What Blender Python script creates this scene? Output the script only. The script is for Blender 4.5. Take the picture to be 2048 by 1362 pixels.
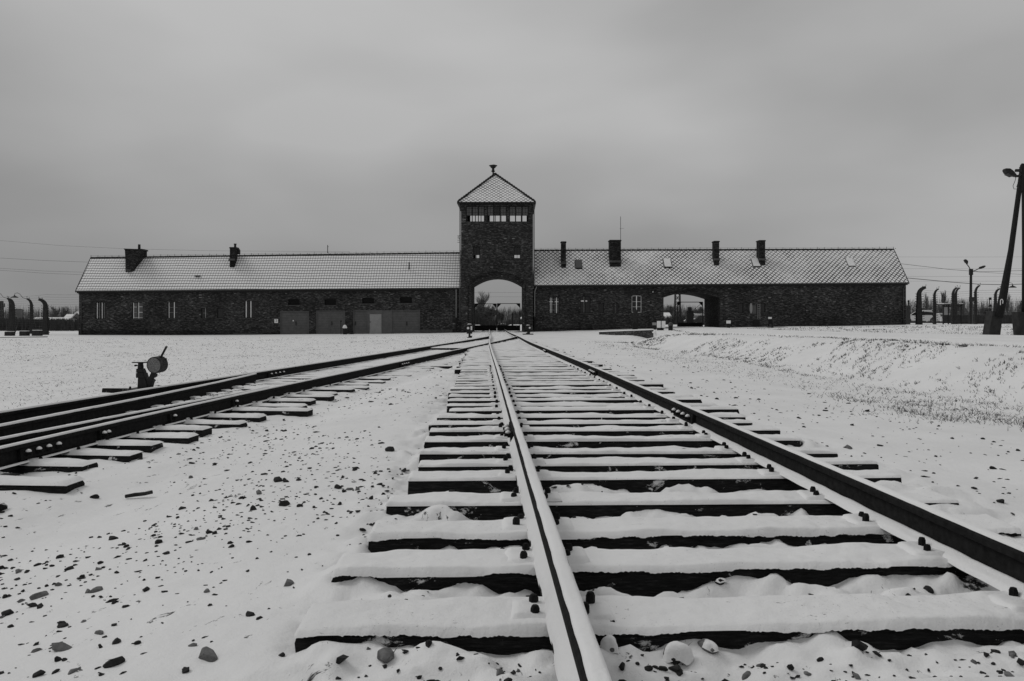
import bpy, bmesh, math, random
import numpy as np
from mathutils import Vector, Matrix
R = math.radians
random.seed(7); rng = np.random.default_rng(7)
S = bpy.context.scene
COL = S.collection
for o in list(bpy.data.objects): bpy.data.objects.remove(o)

# ------------------------------------------------------------------ camera, sky, sun
F = 1600.0; CH = 0.967; HZ = 638.0          # focal length in photo pixels, eye height, horizon row
cd = bpy.data.cameras.new("camera"); cam = bpy.data.objects.new("camera", cd); COL.objects.link(cam)
cam.location = (0, 0, CH); cam.rotation_euler = (R(90), 0, 0)
cd.sensor_width = 36; cd.lens = 36 * F / 2048; cd.shift_y = -(681 - HZ) / 2048
cd.clip_start = 0.05; cd.clip_end = 6000
S.camera = cam
S.render.resolution_x = 1024; S.render.resolution_y = 681
SUN_EL, SUN_AZ = 46, 250                     # veiled sun, ahead and to the left
world = bpy.data.worlds.new("World"); S.world = world; world.use_nodes = True
nt = world.node_tree; nt.nodes.clear()
def wn(t, **k):
    n = nt.nodes.new(t)
    for a, b in k.items(): setattr(n, a, b)
    return n
out = wn('ShaderNodeOutputWorld'); bg = wn('ShaderNodeBackground'); bg.inputs['Strength'].default_value = 0.1
sky = wn('ShaderNodeTexSky', sky_type='NISHITA', sun_disc=False)
sky.sun_elevation = R(SUN_EL); sky.sun_rotation = R(180 + SUN_AZ)
bw = wn('ShaderNodeRGBToBW'); nt.links.new(sky.outputs[0], bw.inputs[0])
tc = wn('ShaderNodeTexCoord')
mp = wn('ShaderNodeMapping'); mp.inputs['Scale'].default_value = (1.0, 1.0, 2.6); mp.inputs['Rotation'].default_value = (0, R(16), 0); mp.inputs['Location'].default_value = (2.35, 0.2, 0.4)
nt.links.new(tc.outputs['Generated'], mp.inputs[0])
n1 = wn('ShaderNodeTexNoise'); n1.inputs['Scale'].default_value = 2.3; n1.inputs['Detail'].default_value = 4; n1.inputs['Roughness'].default_value = 0.36; n1.inputs['Distortion'].default_value = 0.2
nt.links.new(mp.outputs[0], n1.inputs[0])
cr = wn('ShaderNodeValToRGB'); cr.color_ramp.elements[0].position = 0.33; cr.color_ramp.elements[1].position = 0.70
cr.color_ramp.elements[0].color = (0.74,) * 3 + (1,); cr.color_ramp.elements[1].color = (1.16,) * 3 + (1,)
nt.links.new(n1.outputs[0], cr.inputs[0])
sx = wn('ShaderNodeSeparateXYZ'); nt.links.new(tc.outputs['Generated'], sx.inputs[0])
gr = wn('ShaderNodeValToRGB'); els = gr.color_ramp.elements
els[0].position = 0.0; els[0].color = (3.0,) * 3 + (1,)
els[1].position = 1.0; els[1].color = (4.0,) * 3 + (1,)
for p, v in ((0.03, 3.1), (0.12, 3.55), (0.22, 3.9), (0.38, 4.3), (0.6, 4.0)):
    e = els.new(p); e.color = (v,) * 3 + (1,)
nt.links.new(sx.outputs[2], gr.inputs[0])
mul = wn('ShaderNodeMix', data_type='RGBA', blend_type='MULTIPLY'); mul.inputs[0].default_value = 1
nt.links.new(gr.outputs[0], mul.inputs[6]); nt.links.new(cr.outputs[0], mul.inputs[7])
azr = wn('ShaderNodeMapRange'); azr.inputs[1].default_value = -.55; azr.inputs[2].default_value = .35; azr.inputs[3].default_value = .80; azr.inputs[4].default_value = 1.06
nt.links.new(sx.outputs[0], azr.inputs[0])
hor = wn('ShaderNodeMapRange'); hor.inputs[1].default_value = .03; hor.inputs[2].default_value = .30; hor.inputs[3].default_value = 0; hor.inputs[4].default_value = 1
nt.links.new(sx.outputs[2], hor.inputs[0])
azm = wn('ShaderNodeMix', data_type='FLOAT'); nt.links.new(hor.outputs[0], azm.inputs[0]); nt.links.new(azr.outputs[0], azm.inputs[2]); azm.inputs[3].default_value = 1.0
m2 = wn('ShaderNodeVectorMath', operation='SCALE'); nt.links.new(mul.outputs[2], m2.inputs[0]); nt.links.new(azm.outputs[0], m2.inputs['Scale'])
mx = wn('ShaderNodeMix', data_type='RGBA'); mx.inputs[0].default_value = 0.06
nt.links.new(m2.outputs[0], mx.inputs[6]); nt.links.new(bw.outputs[0], mx.inputs[7])
nt.links.new(mx.outputs[2], bg.inputs[0]); nt.links.new(bg.outputs[0], out.inputs[0])
sd = bpy.data.lights.new("sun", 'SUN'); sd.energy = 0.85; sd.angle = R(25); sd.color = (1, 0.995, 0.985)
sun = bpy.data.objects.new("sun", sd); COL.objects.link(sun)
sun.rotation_euler = (R(90 - SUN_EL), 0, R(SUN_AZ))
S.view_settings.view_transform = 'Standard'; S.view_settings.look = 'None'
S.view_settings.exposure = 0.06; S.view_settings.gamma = 1
S.render.engine = 'CYCLES'

# ------------------------------------------------------------------ pixel -> world helpers
def P(px, py, Y): return Vector(((px - 1024) * Y / F, Y, CH - (py - HZ) * Y / F))
def WX(px, Y=76.0): return (px - 1024) * Y / F
def WZ(py, Y=76.0): return CH - (py - HZ) * Y / F

# ------------------------------------------------------------------ noise
def _h(ix, iy, s):
    n = (ix.astype(np.int64) * 374761393 + iy.astype(np.int64) * 668265263 + s * 974634777) & 0x7fffffff
    n = ((n ^ (n >> 13)) * 1274126177) & 0x7fffffff
    return ((n ^ (n >> 16)) & 0xffff) / 65535.0
def vnoise(x, y, s=0):
    x = np.asarray(x, float); y = np.asarray(y, float)
    ix = np.floor(x); iy = np.floor(y); fx = x - ix; fy = y - iy
    fx = fx * fx * (3 - 2 * fx); fy = fy * fy * (3 - 2 * fy)
    a = _h(ix, iy, s); b = _h(ix + 1, iy, s); c = _h(ix, iy + 1, s); d = _h(ix + 1, iy + 1, s)
    return (a + (b - a) * fx) * (1 - fy) + (c + (d - c) * fx) * fy
def fbm(x, y, s=0, o=3):
    t = 0; a = 0.5; w = 0
    for i in range(o):
        t = t + a * vnoise(x, y, s + i * 17); w += a; a *= 0.5; x = x * 2.03 + 5.1; y = y * 2.03 + 1.7
    return t / w
def sstep(a, b, x):
    t = np.clip((x - a) / (b - a), 0, 1); return t * t * (3 - 2 * t)

# ------------------------------------------------------------------ track lay-out
G_ = .7465
RCY = [-40, 0, 5, 10, 20, 30, 43, 55, 76, 110, 300]
RCX = [2.48, .9825, .795, .6075, .2325, -.10, -.40, -.82, -1.40, -2.30, -7.3]
LDY = [-40, 0, 2, 4, 5.56, 7.54, 9.5, 11.4, 15.3, 21.5, 28.3, 36, 43.4, 44.2]
LDX = [-4.1, -3.78, -3.73, -3.65, -3.56, -3.41, -3.23, -3.02, -2.56, -1.86, -1.12, -.31, .31, .34]
def mono(xs, ys):                             # smooth (Catmull) interpolation table
    X = []; Yv = []
    n = len(xs)
    m = [0] * n
    for i in range(n):
        if i == 0: m[i] = (ys[1] - ys[0]) / (xs[1] - xs[0])
        elif i == n - 1: m[i] = (ys[-1] - ys[-2]) / (xs[-1] - xs[-2])
        else: m[i] = (ys[i + 1] - ys[i - 1]) / (xs[i + 1] - xs[i - 1])
    for i in range(n - 1):
        h = xs[i + 1] - xs[i]
        for k in range(12):
            t = k / 12
            X.append(xs[i] + t * h)
            Yv.append((2*t**3-3*t*t+1)*ys[i] + (t**3-2*t*t+t)*h*m[i] + (-2*t**3+3*t*t)*ys[i+1] + (t**3-t*t)*h*m[i+1])
    X.append(xs[-1]); Yv.append(ys[-1])
    return np.array(X), np.array(Yv)
_rc = mono(RCY, RCX); _ld = mono(LDY, LDX)
def rc(Y): return np.interp(Y, _rc[0], _rc[1])
def ld(Y): return np.interp(Y, _ld[0], _ld[1])
def lcx(Y): return ld(Y) - 0.7525             # left track centre line
def zr(Y): return np.interp(Y, [-50, 10, 14, 18, 43, 60, 76, 110, 400], [.23, .23, .223, .20, .04, -.02, -.07, -.2, -.3])
def zl(Y): return np.interp(Y, [-50, 15, 43, 60], [.067, .067, .04, -.02])
UC = [-400, -60, -30, -12, -7, -3.5, -2.0, 2.0, 5.4, 7.7, 13, 20, 30, 40, 80, 400]
GY = [-60, 8, 20, 36, 50, 66, 82, 98, 114, 135, 300, 3000]
GT = [
 [-.3, -.3, -.3, -.25, -.2, -0.19, -.02, -.02, -.12, .50, .55, .55, .55, .55, .5, .5],
 [-.3, -.3, -.3, -.25, -.17, -0.19, -.02, -.02, -.12, .50, .55, .55, .55, .55, .5, .5],
 [-.35, -.35, -.3, -.22, -.16, -0.18, -.06, -.06, -.14, .48, .5, .5, .55, .6, .6, .6],
 [-.4, -.4, -.38, -.28, -.2, -0.2, -.15, -.15, -.2, .29, .34, .4, .5, .6, .6, .6],
 [-.5, -.5, -.45, -.35, -.25, -0.24, -.22, -.22, -.2, -.05, .15, .3, .45, .6, .6, .6],
 [-.55, -.55, -.55, -.42, -.34, -0.3, -.26, -.26, -.2, -.12, .03, .16, .3, .45, .65, .6],
 [-.55, -.55, -.55, -.45, -.4, -0.34, -.28, -.26, -.18, -.1, .05, .16, .28, .42, .65, .6],
 [-.6, -.6, -.6, -.55, -.5, -0.37, -.40, -.35, -.3, -.2, -.05, 0, .1, .2, .3, .3],
 [-.6, -.6, -.55, -.2, .08, 0.12, .14, .14, .14, .14, .14, .14, .14, .2, .3, .3],
 [-.6, -.6, -.55, -.3, -.0, 0.04, .08, .10, .10, .10, .10, .10, .10, .15, .2, .2],
 [-.5] * 16, [-.5] * 16]
GT = np.array(GT)
def gbase(X, Y):
    X = np.asarray(X, float); Y = np.asarray(Y, float)
    Xb, Yb = np.broadcast_arrays(X, Y)
    u = Xb - rc(Yb)
    wob = (fbm(Xb * .12 + 3, Yb * .12, 5, 2) - .5)
    u2 = u + wob * 1.1 * sstep(4, 7, u)
    ui = np.clip(np.searchsorted(UC, u2) - 1, 0, len(UC) - 2); yi = np.clip(np.searchsorted(GY, Yb) - 1, 0, len(GY) - 2)
    UA = np.array(UC, float); YA = np.array(GY, float)
    fu = np.clip((u2 - UA[ui]) / (UA[ui + 1] - UA[ui]), 0, 1); fy = np.clip((Yb - YA[yi]) / (YA[yi + 1] - YA[yi]), 0, 1)
    fu = fu * fu * (3 - 2 * fu)
    g = (GT[yi, ui] * (1 - fu) + GT[yi, ui + 1] * fu) * (1 - fy) + (GT[yi + 1, ui] * (1 - fu) + GT[yi + 1, ui + 1] * fu) * fy
    g = g - .42 * np.exp(-((Xb - 6.9) / 1.5) ** 2 - ((Yb - 43.5) / 2.6) ** 2)
    wr = 1 - sstep(1.5, 2.3, np.abs(u))
    g = g * (1 - wr) + (zr(Yb) - .225) * wr
    dl = np.abs(Xb - lcx(Yb))
    wl = (1 - sstep(1.5, 2.1, dl)) * (1 - sstep(34, 44, Yb))
    g = g * (1 - wl) + (zl(Yb) - .215) * wl
    return g
def ground(X, Y):
    Xb, Yb = np.broadcast_arrays(np.asarray(X, float), np.asarray(Y, float))
    g = gbase(Xb, Yb)
    u = Xb - rc(Yb)
    near = 1 - sstep(45, 90, np.abs(Yb))
    g = g + near * (.05 * (fbm(Xb * .35, Yb * .35, 11, 3) - .5) * (1 - .6 * (np.abs(u) < 2)) + .022 * (fbm(Xb * 1.6, Yb * 1.6, 23, 3) - .5))
    tr = (1 - sstep(1.38, 1.75, np.abs(u)))
    m = .45 * fbm(Xb * 3.1, Yb * 4.6, 31, 3) + .55 * fbm(Xb * 6.3, Yb * 7.7, 37, 3)
    g = g + tr * ((.13 + .12 * sstep(1.9, 2.9, Yb) - .07 * sstep(6, 14, Yb)) * (m - .46) + .034 * np.maximum(0, vnoise(Xb * 13, Yb * 13, 44) - .5) * (1 - sstep(9, 16, Yb)) + .022 * np.maximum(0, vnoise(Xb * 27, Yb * 27, 45) - .5) * (1 - sstep(5, 9, Yb)) + np.interp(Yb, [0, 3, 3.6, 5, 9, 14, 18, 26, 60], [.006, .008, -.004, -.032, -.048, -.034, -.004, .028, .045]))
    g = g + .030 * sstep(.95, 1.25, u) * (1 - sstep(1.6, 2.3, u)) * (1 - sstep(14, 20, Yb)) * (.45 + 1.1 * fbm(Xb * 1.7, Yb * 2.6, 83, 2))
    tl = (1 - sstep(1.3, 1.7, np.abs(Xb - lcx(Yb)))) * (1 - sstep(34, 44, Yb))
    g = g + tl * (.03 * (m - .45) + np.interp(Yb, [0, 9, 16, 40], [-.0, 0.02, .06, .09]))
    g = g + (1 - sstep(8, 16, Yb)) * (.014 * (fbm(Xb * 9, Yb * 12, 61, 3) - .5))
    ruff = sstep(2.4, 3.4, np.abs(u + .0)) * (1 - sstep(1.2, 1.4, 2.0 - np.abs(Xb - lcx(Yb))))
    g = g + near * ruff * .03 * (fbm(Xb * 5, Yb * 5, 71, 2) - .5)
    return g
def gz(x, y): return float(ground(x, y))
def on_ground(px, py):
    Y = 5.0
    for _ in range(60):
        Yn = (CH - gz((px - 1024) * Y / F, Y)) * F / (py - HZ); Y = Y * .5 + Yn * .5
    return Vector(((px - 1024) * Y / F, Y, gz((px - 1024) * Y / F, Y)))

# ------------------------------------------------------------------ materials
MATS = {}
def mat(name, rough=.8, base=(.5,) * 3, metal=0.0, spec=.3):
    m = bpy.data.materials.new(name); m.use_nodes = True
    b = m.node_tree.nodes['Principled BSDF']
    b.inputs['Base Color'].default_value = tuple(base) + (1,); b.inputs['Roughness'].default_value = rough
    b.inputs['Metallic'].default_value = metal; b.inputs['Specular IOR Level'].default_value = spec
    MATS[name] = m
    return m, m.node_tree, b
def ND(t, ty, **k):
    n = t.nodes.new(ty)
    for a, b in k.items():
        if a in n.inputs: n.inputs[a].default_value = b
        else: setattr(n, a, b)
    return n
def ramp(t, src, stops):
    r = t.nodes.new('ShaderNodeValToRGB'); e = r.color_ramp.elements
    e[0].position, e[0].color = stops[0][0], (stops[0][1],) * 3 + (1,)
    e[1].position, e[1].color = stops[-1][0], (stops[-1][1],) * 3 + (1,)
    for p, v in stops[1:-1]:
        q = e.new(p); q.color = (v,) * 3 + (1,)
    t.links.new(src, r.inputs[0]); return r.outputs[0]
def mixc(t, fac, a, b, bt='MIX'):
    m = t.nodes.new('ShaderNodeMix'); m.data_type = 'RGBA'; m.blend_type = bt
    for i, v in ((0, fac), (6, a), (7, b)):
        if isinstance(v, (int, float)):
            m.inputs[i].default_value = v if i == 0 else (v, v, v, 1)
        else: t.links.new(v, m.inputs[i])
    return m.outputs[2]
def mth(t, op, a, b=None, c=None):
    m = t.nodes.new('ShaderNodeMath'); m.operation = op
    for i, v in enumerate((a, b, c)):
        if v is None: continue
        if isinstance(v, (int, float)): m.inputs[i].default_value = v
        else: t.links.new(v, m.inputs[i])
    return m.outputs[0]
def noise(t, vec, scale, detail=3, rough=.55, dist=0):
    n = ND(t, 'ShaderNodeTexNoise', Scale=scale, Detail=detail, Roughness=rough, Distortion=dist)
    if vec is not None: t.links.new(vec, n.inputs[0])
    return n.outputs[0]
def mapv(t, vec, sc=(1, 1, 1), loc=(0, 0, 0)):
    n = ND(t, 'ShaderNodeMapping', Scale=sc, Location=loc); t.links.new(vec, n.inputs[0]); return n.outputs[0]
def coord(t, kind='UV'):
    n = t.nodes.new('ShaderNodeTexCoord'); return n.outputs[kind]
def bump(t, b, h, strength=.4, dist=.01):
    n = ND(t, 'ShaderNodeBump', Strength=strength, Distance=dist); t.links.new(h, n.inputs['Height']); t.links.new(n.outputs[0], b.inputs['Normal'])
def geo_pos(t):
    return t.nodes.new('ShaderNodeNewGeometry').outputs['Position']

def simple(name, lo, hi, scale=8, rough=.8, metal=0, spec=.3, bmp=.3, bd=.01, sc=(1, 1, 1)):
    m, t, b = mat(name, rough, metal=metal, spec=spec)
    v = mapv(t, geo_pos(t), sc)
    n = noise(t, v, scale, 5, .65)
    t.links.new(ramp(t, n, [(.3, lo), (.7, hi)]), b.inputs['Base Color'])
    if bmp: bump(t, b, n, bmp, bd)
    return m
def snow_mat(name='snow', specks=False):
    m, t, b = mat(name, .55, spec=.25)
    p = geo_pos(t)
    big = noise(t, p, .9, 3)
    col = ramp(t, big, [(.3, .74), (.7, .83)])
    fine = noise(t, p, 160, 3, .7); med = noise(t, p, 22, 4, .6)
    h = mth(t, 'ADD', mth(t, 'MULTIPLY', fine, .25), med)
    bump(t, b, h, .5, .012)
    if specks:
        v = mapv(t, p, (1.0, .55, 1.0))
        s1 = noise(t, v, 11, 5, .75, .6); s2 = noise(t, p, .45, 3, .6)
        thr = ramp(t, s2, [(.3, .0), (.75, 1.0)])
        val = mth(t, 'ADD', s1, mth(t, 'MULTIPLY', mth(t, 'SUBTRACT', thr, .35), .12))
        a = t.nodes.new('ShaderNodeAttribute'); a.attribute_name = 'turf'
        val = mth(t, 'ADD', val, mth(t, 'MULTIPLY', mth(t, 'SUBTRACT', a.outputs['Fac'], 1.0), .5))
        mask = ramp(t, val, [(.60, 0), (.64, 1)])
        col = mixc(t, mask, col, .045)
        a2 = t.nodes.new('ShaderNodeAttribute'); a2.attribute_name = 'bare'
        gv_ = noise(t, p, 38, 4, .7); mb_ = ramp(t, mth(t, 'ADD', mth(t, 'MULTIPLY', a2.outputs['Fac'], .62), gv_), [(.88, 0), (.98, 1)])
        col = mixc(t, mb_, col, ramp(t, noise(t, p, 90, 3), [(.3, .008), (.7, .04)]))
    t.links.new(col, b.inputs['Base Color'])
    return m
def cap_mat():
    m = snow_mat('thin_sleeper_snow'); t = m.node_tree; b = t.nodes['Principled BSDF']; p = geo_pos(t)
    src = b.inputs['Base Color'].links[0].from_socket
    n = noise(t, mapv(t, p, (1, 2.2, 1)), 5.5, 8, .74, .5); mask = ramp(t, n, [(.645, 0), (.685, 1)])
    f = noise(t, p, 70, 3, .8); fine = mth(t, 'MULTIPLY', ramp(t, f, [(.62, 0), (.70, .6)]), ramp(t, noise(t, p, 3, 2), [(.45, 0), (.62, 1)]))
    t.links.new(mixc(t, mth(t, 'MAXIMUM', mask, fine), src, ramp(t, noise(t, p, 50, 3), [(.3, .02), (.7, .10)])), b.inputs['Base Color']); return m
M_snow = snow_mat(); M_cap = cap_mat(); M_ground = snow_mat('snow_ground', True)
M_wood = simple('sleeper_wood', .012, .05, 14, .9, spec=.15, bmp=.8, bd=.012, sc=(1, 6, 6))
def wood_snow():
    m, t, b = mat('sleeper_wood_snowy', .9, spec=.12); p = geo_pos(t)
    g = noise(t, mapv(t, p, (2.5, 9, 22)), 6, 5, .7); col = ramp(t, g, [(.3, .006), (.55, .018), (.75, .05)])
    n = noise(t, mapv(t, p, (1, 1, 1.6)), 6.5, 6, .72, .4); mask = ramp(t, n, [(.60, 0), (.645, 1)])
    t.links.new(mixc(t, mask, col, .72), b.inputs['Base Color']); bump(t, b, g, .9, .012); return m
M_wood2 = wood_snow()
M_steel = simple('rusty_steel', .006, .020, 30, .85, .0, spec=.08, bmp=.3, bd=.003)
M_railsnow = M_snow
M_dark = simple('dark_iron', .008, .02, 20, .6, 0, .3)
M_rust = simple('pitted_rust', .01, .075, 42, .85, 0, .2, .5)
M_stone = simple('ballast_stone', .008, .035, 30, .85, spec=.2, bmp=.5)
M_stone2 = simple('pale_ballast_stone', .07, .2, 30, .85, spec=.2, bmp=.5)
M_conc = simple('weathered_concrete', .022, .05, 6, .9, spec=.15)
M_concl = simple('pale_concrete', .05, .10, 6, .9, spec=.15)
M_pole = simple('tarred_pole', .012, .03, 9, .9, spec=.1, sc=(6, 6, 1))
M_door = simple('grey_paint', .10, .14, 3, .75, spec=.12)
M_doorl = simple('pale_grey_paint', .27, .33, 3, .75, spec=.12)
M_white = simple('white_paint', .82, .88, 5, .6, bmp=0)
M_frame = simple('window_paint', .7, .8, 9, .7, bmp=0)
M_framed = simple('dark_frame_paint', .008, .014, 9, .7, bmp=0)
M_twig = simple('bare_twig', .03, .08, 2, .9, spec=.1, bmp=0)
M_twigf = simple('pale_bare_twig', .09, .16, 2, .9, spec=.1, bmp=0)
M_grass = simple('dead_grass', .02, .07, 30, .9, spec=.1, bmp=0)
M_gutter = simple('zinc_gutter', .03, .06, 8, .6, spec=.3, bmp=0)
M_carw = simple('white_car_paint', .55, .65, 3, .35, spec=.5, bmp=0)
M_farwall = simple('pale_render', .08, .14, 1, .9, bmp=0)
M_fardark = simple('dark_boarding', .025, .05, 1, .9, bmp=0)
M_lamp = simple('milk_glass', .7, .8, 5, .3, bmp=0)
M_text = simple('black_lettering', .01, .012, 5, .6, bmp=0)

m, t, b = mat('window_glass', .12, (.012,) * 3, spec=.5); M_glass = m
m, t, b = mat('curtained_glass', .25, (.09,) * 3, spec=.4); M_glassl = m
# brick
def brick_mat(name, dark=1.0, soldier=False):
    m, t, b = mat(name, .9, spec=.12)
    uv = coord(t)
    br = ND(t, 'ShaderNodeTexBrick', Scale=1.0)
    br.inputs['Brick Width'].default_value = .26; br.inputs['Row Height'].default_value = .078
    br.inputs['Mortar Size'].default_value = .008; br.inputs['Mortar Smooth'].default_value = .2; br.inputs['Bias'].default_value = -.35
    br.inputs['Color1'].default_value = (.012, .012, .012, 1); br.inputs['Color2'].default_value = (.052, .052, .052, 1); br.inputs['Mortar'].default_value = (.019, .019, .019, 1)
    t.links.new(uv, br.inputs[0])
    v = mapv(t, uv, (1.0, 3.4, 1))
    n = noise(t, v, 4.6, 5, .72); n2 = noise(t, uv, .35, 3, .6)
    patch = ramp(t, n, [(.34, .6), (.5, 1.25), (.6, 2.7), (.72, 8.0)])
    big = ramp(t, n2, [(.35, .7), (.68, 1.35)])
    c = mixc(t, 1.0, br.outputs[0], patch, 'MULTIPLY'); c = mixc(t, 1.0, c, big, 'MULTIPLY')
    sc = mapv(t, uv, (3.9, 12.8, 1)); vor = ND(t, 'ShaderNodeTexWhiteNoise'); 
    vo = t.nodes.new('ShaderNodeVectorMath'); vo.operation = 'FLOOR'; t.links.new(sc, vo.inputs[0]); t.links.new(vo.outputs[0], vor.inputs[0])
    pale = ramp(t, vor.outputs['Value'], [(.965, 0), (.985, 1)])
    area = ramp(t, noise(t, uv, 1.1, 2), [(.5, .0), (.62, 1)])
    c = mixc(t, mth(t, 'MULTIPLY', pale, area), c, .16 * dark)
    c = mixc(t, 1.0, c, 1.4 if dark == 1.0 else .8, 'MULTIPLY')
    t.links.new(c, b.inputs['Base Color']); bump(t, b, br.outputs[1], -.3, .008)
    return m
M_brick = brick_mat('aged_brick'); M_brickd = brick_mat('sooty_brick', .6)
# roofs : snow held between dark tile edges
def roof_pan():
    m, t, b = mat('snowy_pantiles', .6, spec=.2)
    uv = coord(t); s = t.nodes.new('ShaderNodeSeparateXYZ'); t.links.new(uv, s.inputs[0])
    wob = mth(t, 'MULTIPLY', mth(t, 'SUBTRACT', noise(t, uv, .25, 2), .5), .2)
    v = mth(t, 'ADD', s.outputs[1], wob)
    wx = mth(t, 'ADD', s.outputs[0], mth(t, 'MULTIPLY', mth(t, 'SUBTRACT', noise(t, uv, 3, 2), .5), .04))
    fv = mth(t, 'FRACT', mth(t, 'DIVIDE', v, .345)); fu = mth(t, 'FRACT', mth(t, 'ADD', mth(t, 'DIVIDE', wx, .25), mth(t, 'MULTIPLY', fv, .0)))
    n = noise(t, mapv(t, uv, (3, 5, 1)), 3.0, 5, .7)
    big = ramp(t, noise(t, mapv(t, uv, (.5, 2.5, 1)), .6, 3), [(.3, 0), (.7, .12)])
    lv = ramp(t, mth(t, 'ADD', fv, mth(t, 'MULTIPLY', mth(t, 'ADD', n, big), .22)), [(.28, 1), (.38, 0)])
    lu = ramp(t, mth(t, 'ADD', fu, mth(t, 'MULTIPLY', n, .4)), [(.31, 1), (.42, 0)])
    mask = mth(t, 'MAXIMUM', lv, mth(t, 'MULTIPLY', lu, .8))
    t.links.new(mixc(t, mask, .88, .014), b.inputs['Base Color'])
    hh = mth(t, 'ADD', mth(t, 'MULTIPLY', fv, -1.0), mth(t, 'MULTIPLY', mth(t, 'SINE', mth(t, 'MULTIPLY', fu, 6.28)), .3))
    bump(t, b, hh, .4, .03)
    return m
def roof_dia(w=.43, h=.47):
    m, t, b = mat('snowy_diamond_tiles', .6, spec=.2)
    uv = coord(t); s = t.nodes.new('ShaderNodeSeparateXYZ'); t.links.new(uv, s.inputs[0])
    u = mth(t, 'DIVIDE', s.outputs[0], w); v = mth(t, 'DIVIDE', s.outputs[1], h)
    n = noise(t, uv, 2.2, 5, .7); big = ramp(t, noise(t, uv, .22, 3), [(.35, -.05), (.65, .07)])
    def ln(k):
        f = mth(t, 'ABSOLUTE', mth(t, 'SUBTRACT', mth(t, 'FRACT', k), .5))
        f = mth(t, 'ADD', f, mth(t, 'MULTIPLY', mth(t, 'SUBTRACT', n, .5), .22)); f = mth(t, 'ADD', f, big)
        return ramp(t, f, [(.395, 0), (.47, 1)])
    a = ln(mth(t, 'ADD', u, v)); c = ln(mth(t, 'SUBTRACT', u, v))
    mask = mth(t, 'MAXIMUM', a, c)
    t.links.new(mixc(t, mask, .88, .014), b.inputs['Base Color'])
    bump(t, b, mask, -.4, .02)
    return m
M_pan = roof_pan(); M_dia = roof_dia()
M_tile = simple('dark_tile', .012, .03, 12, .85)

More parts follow.
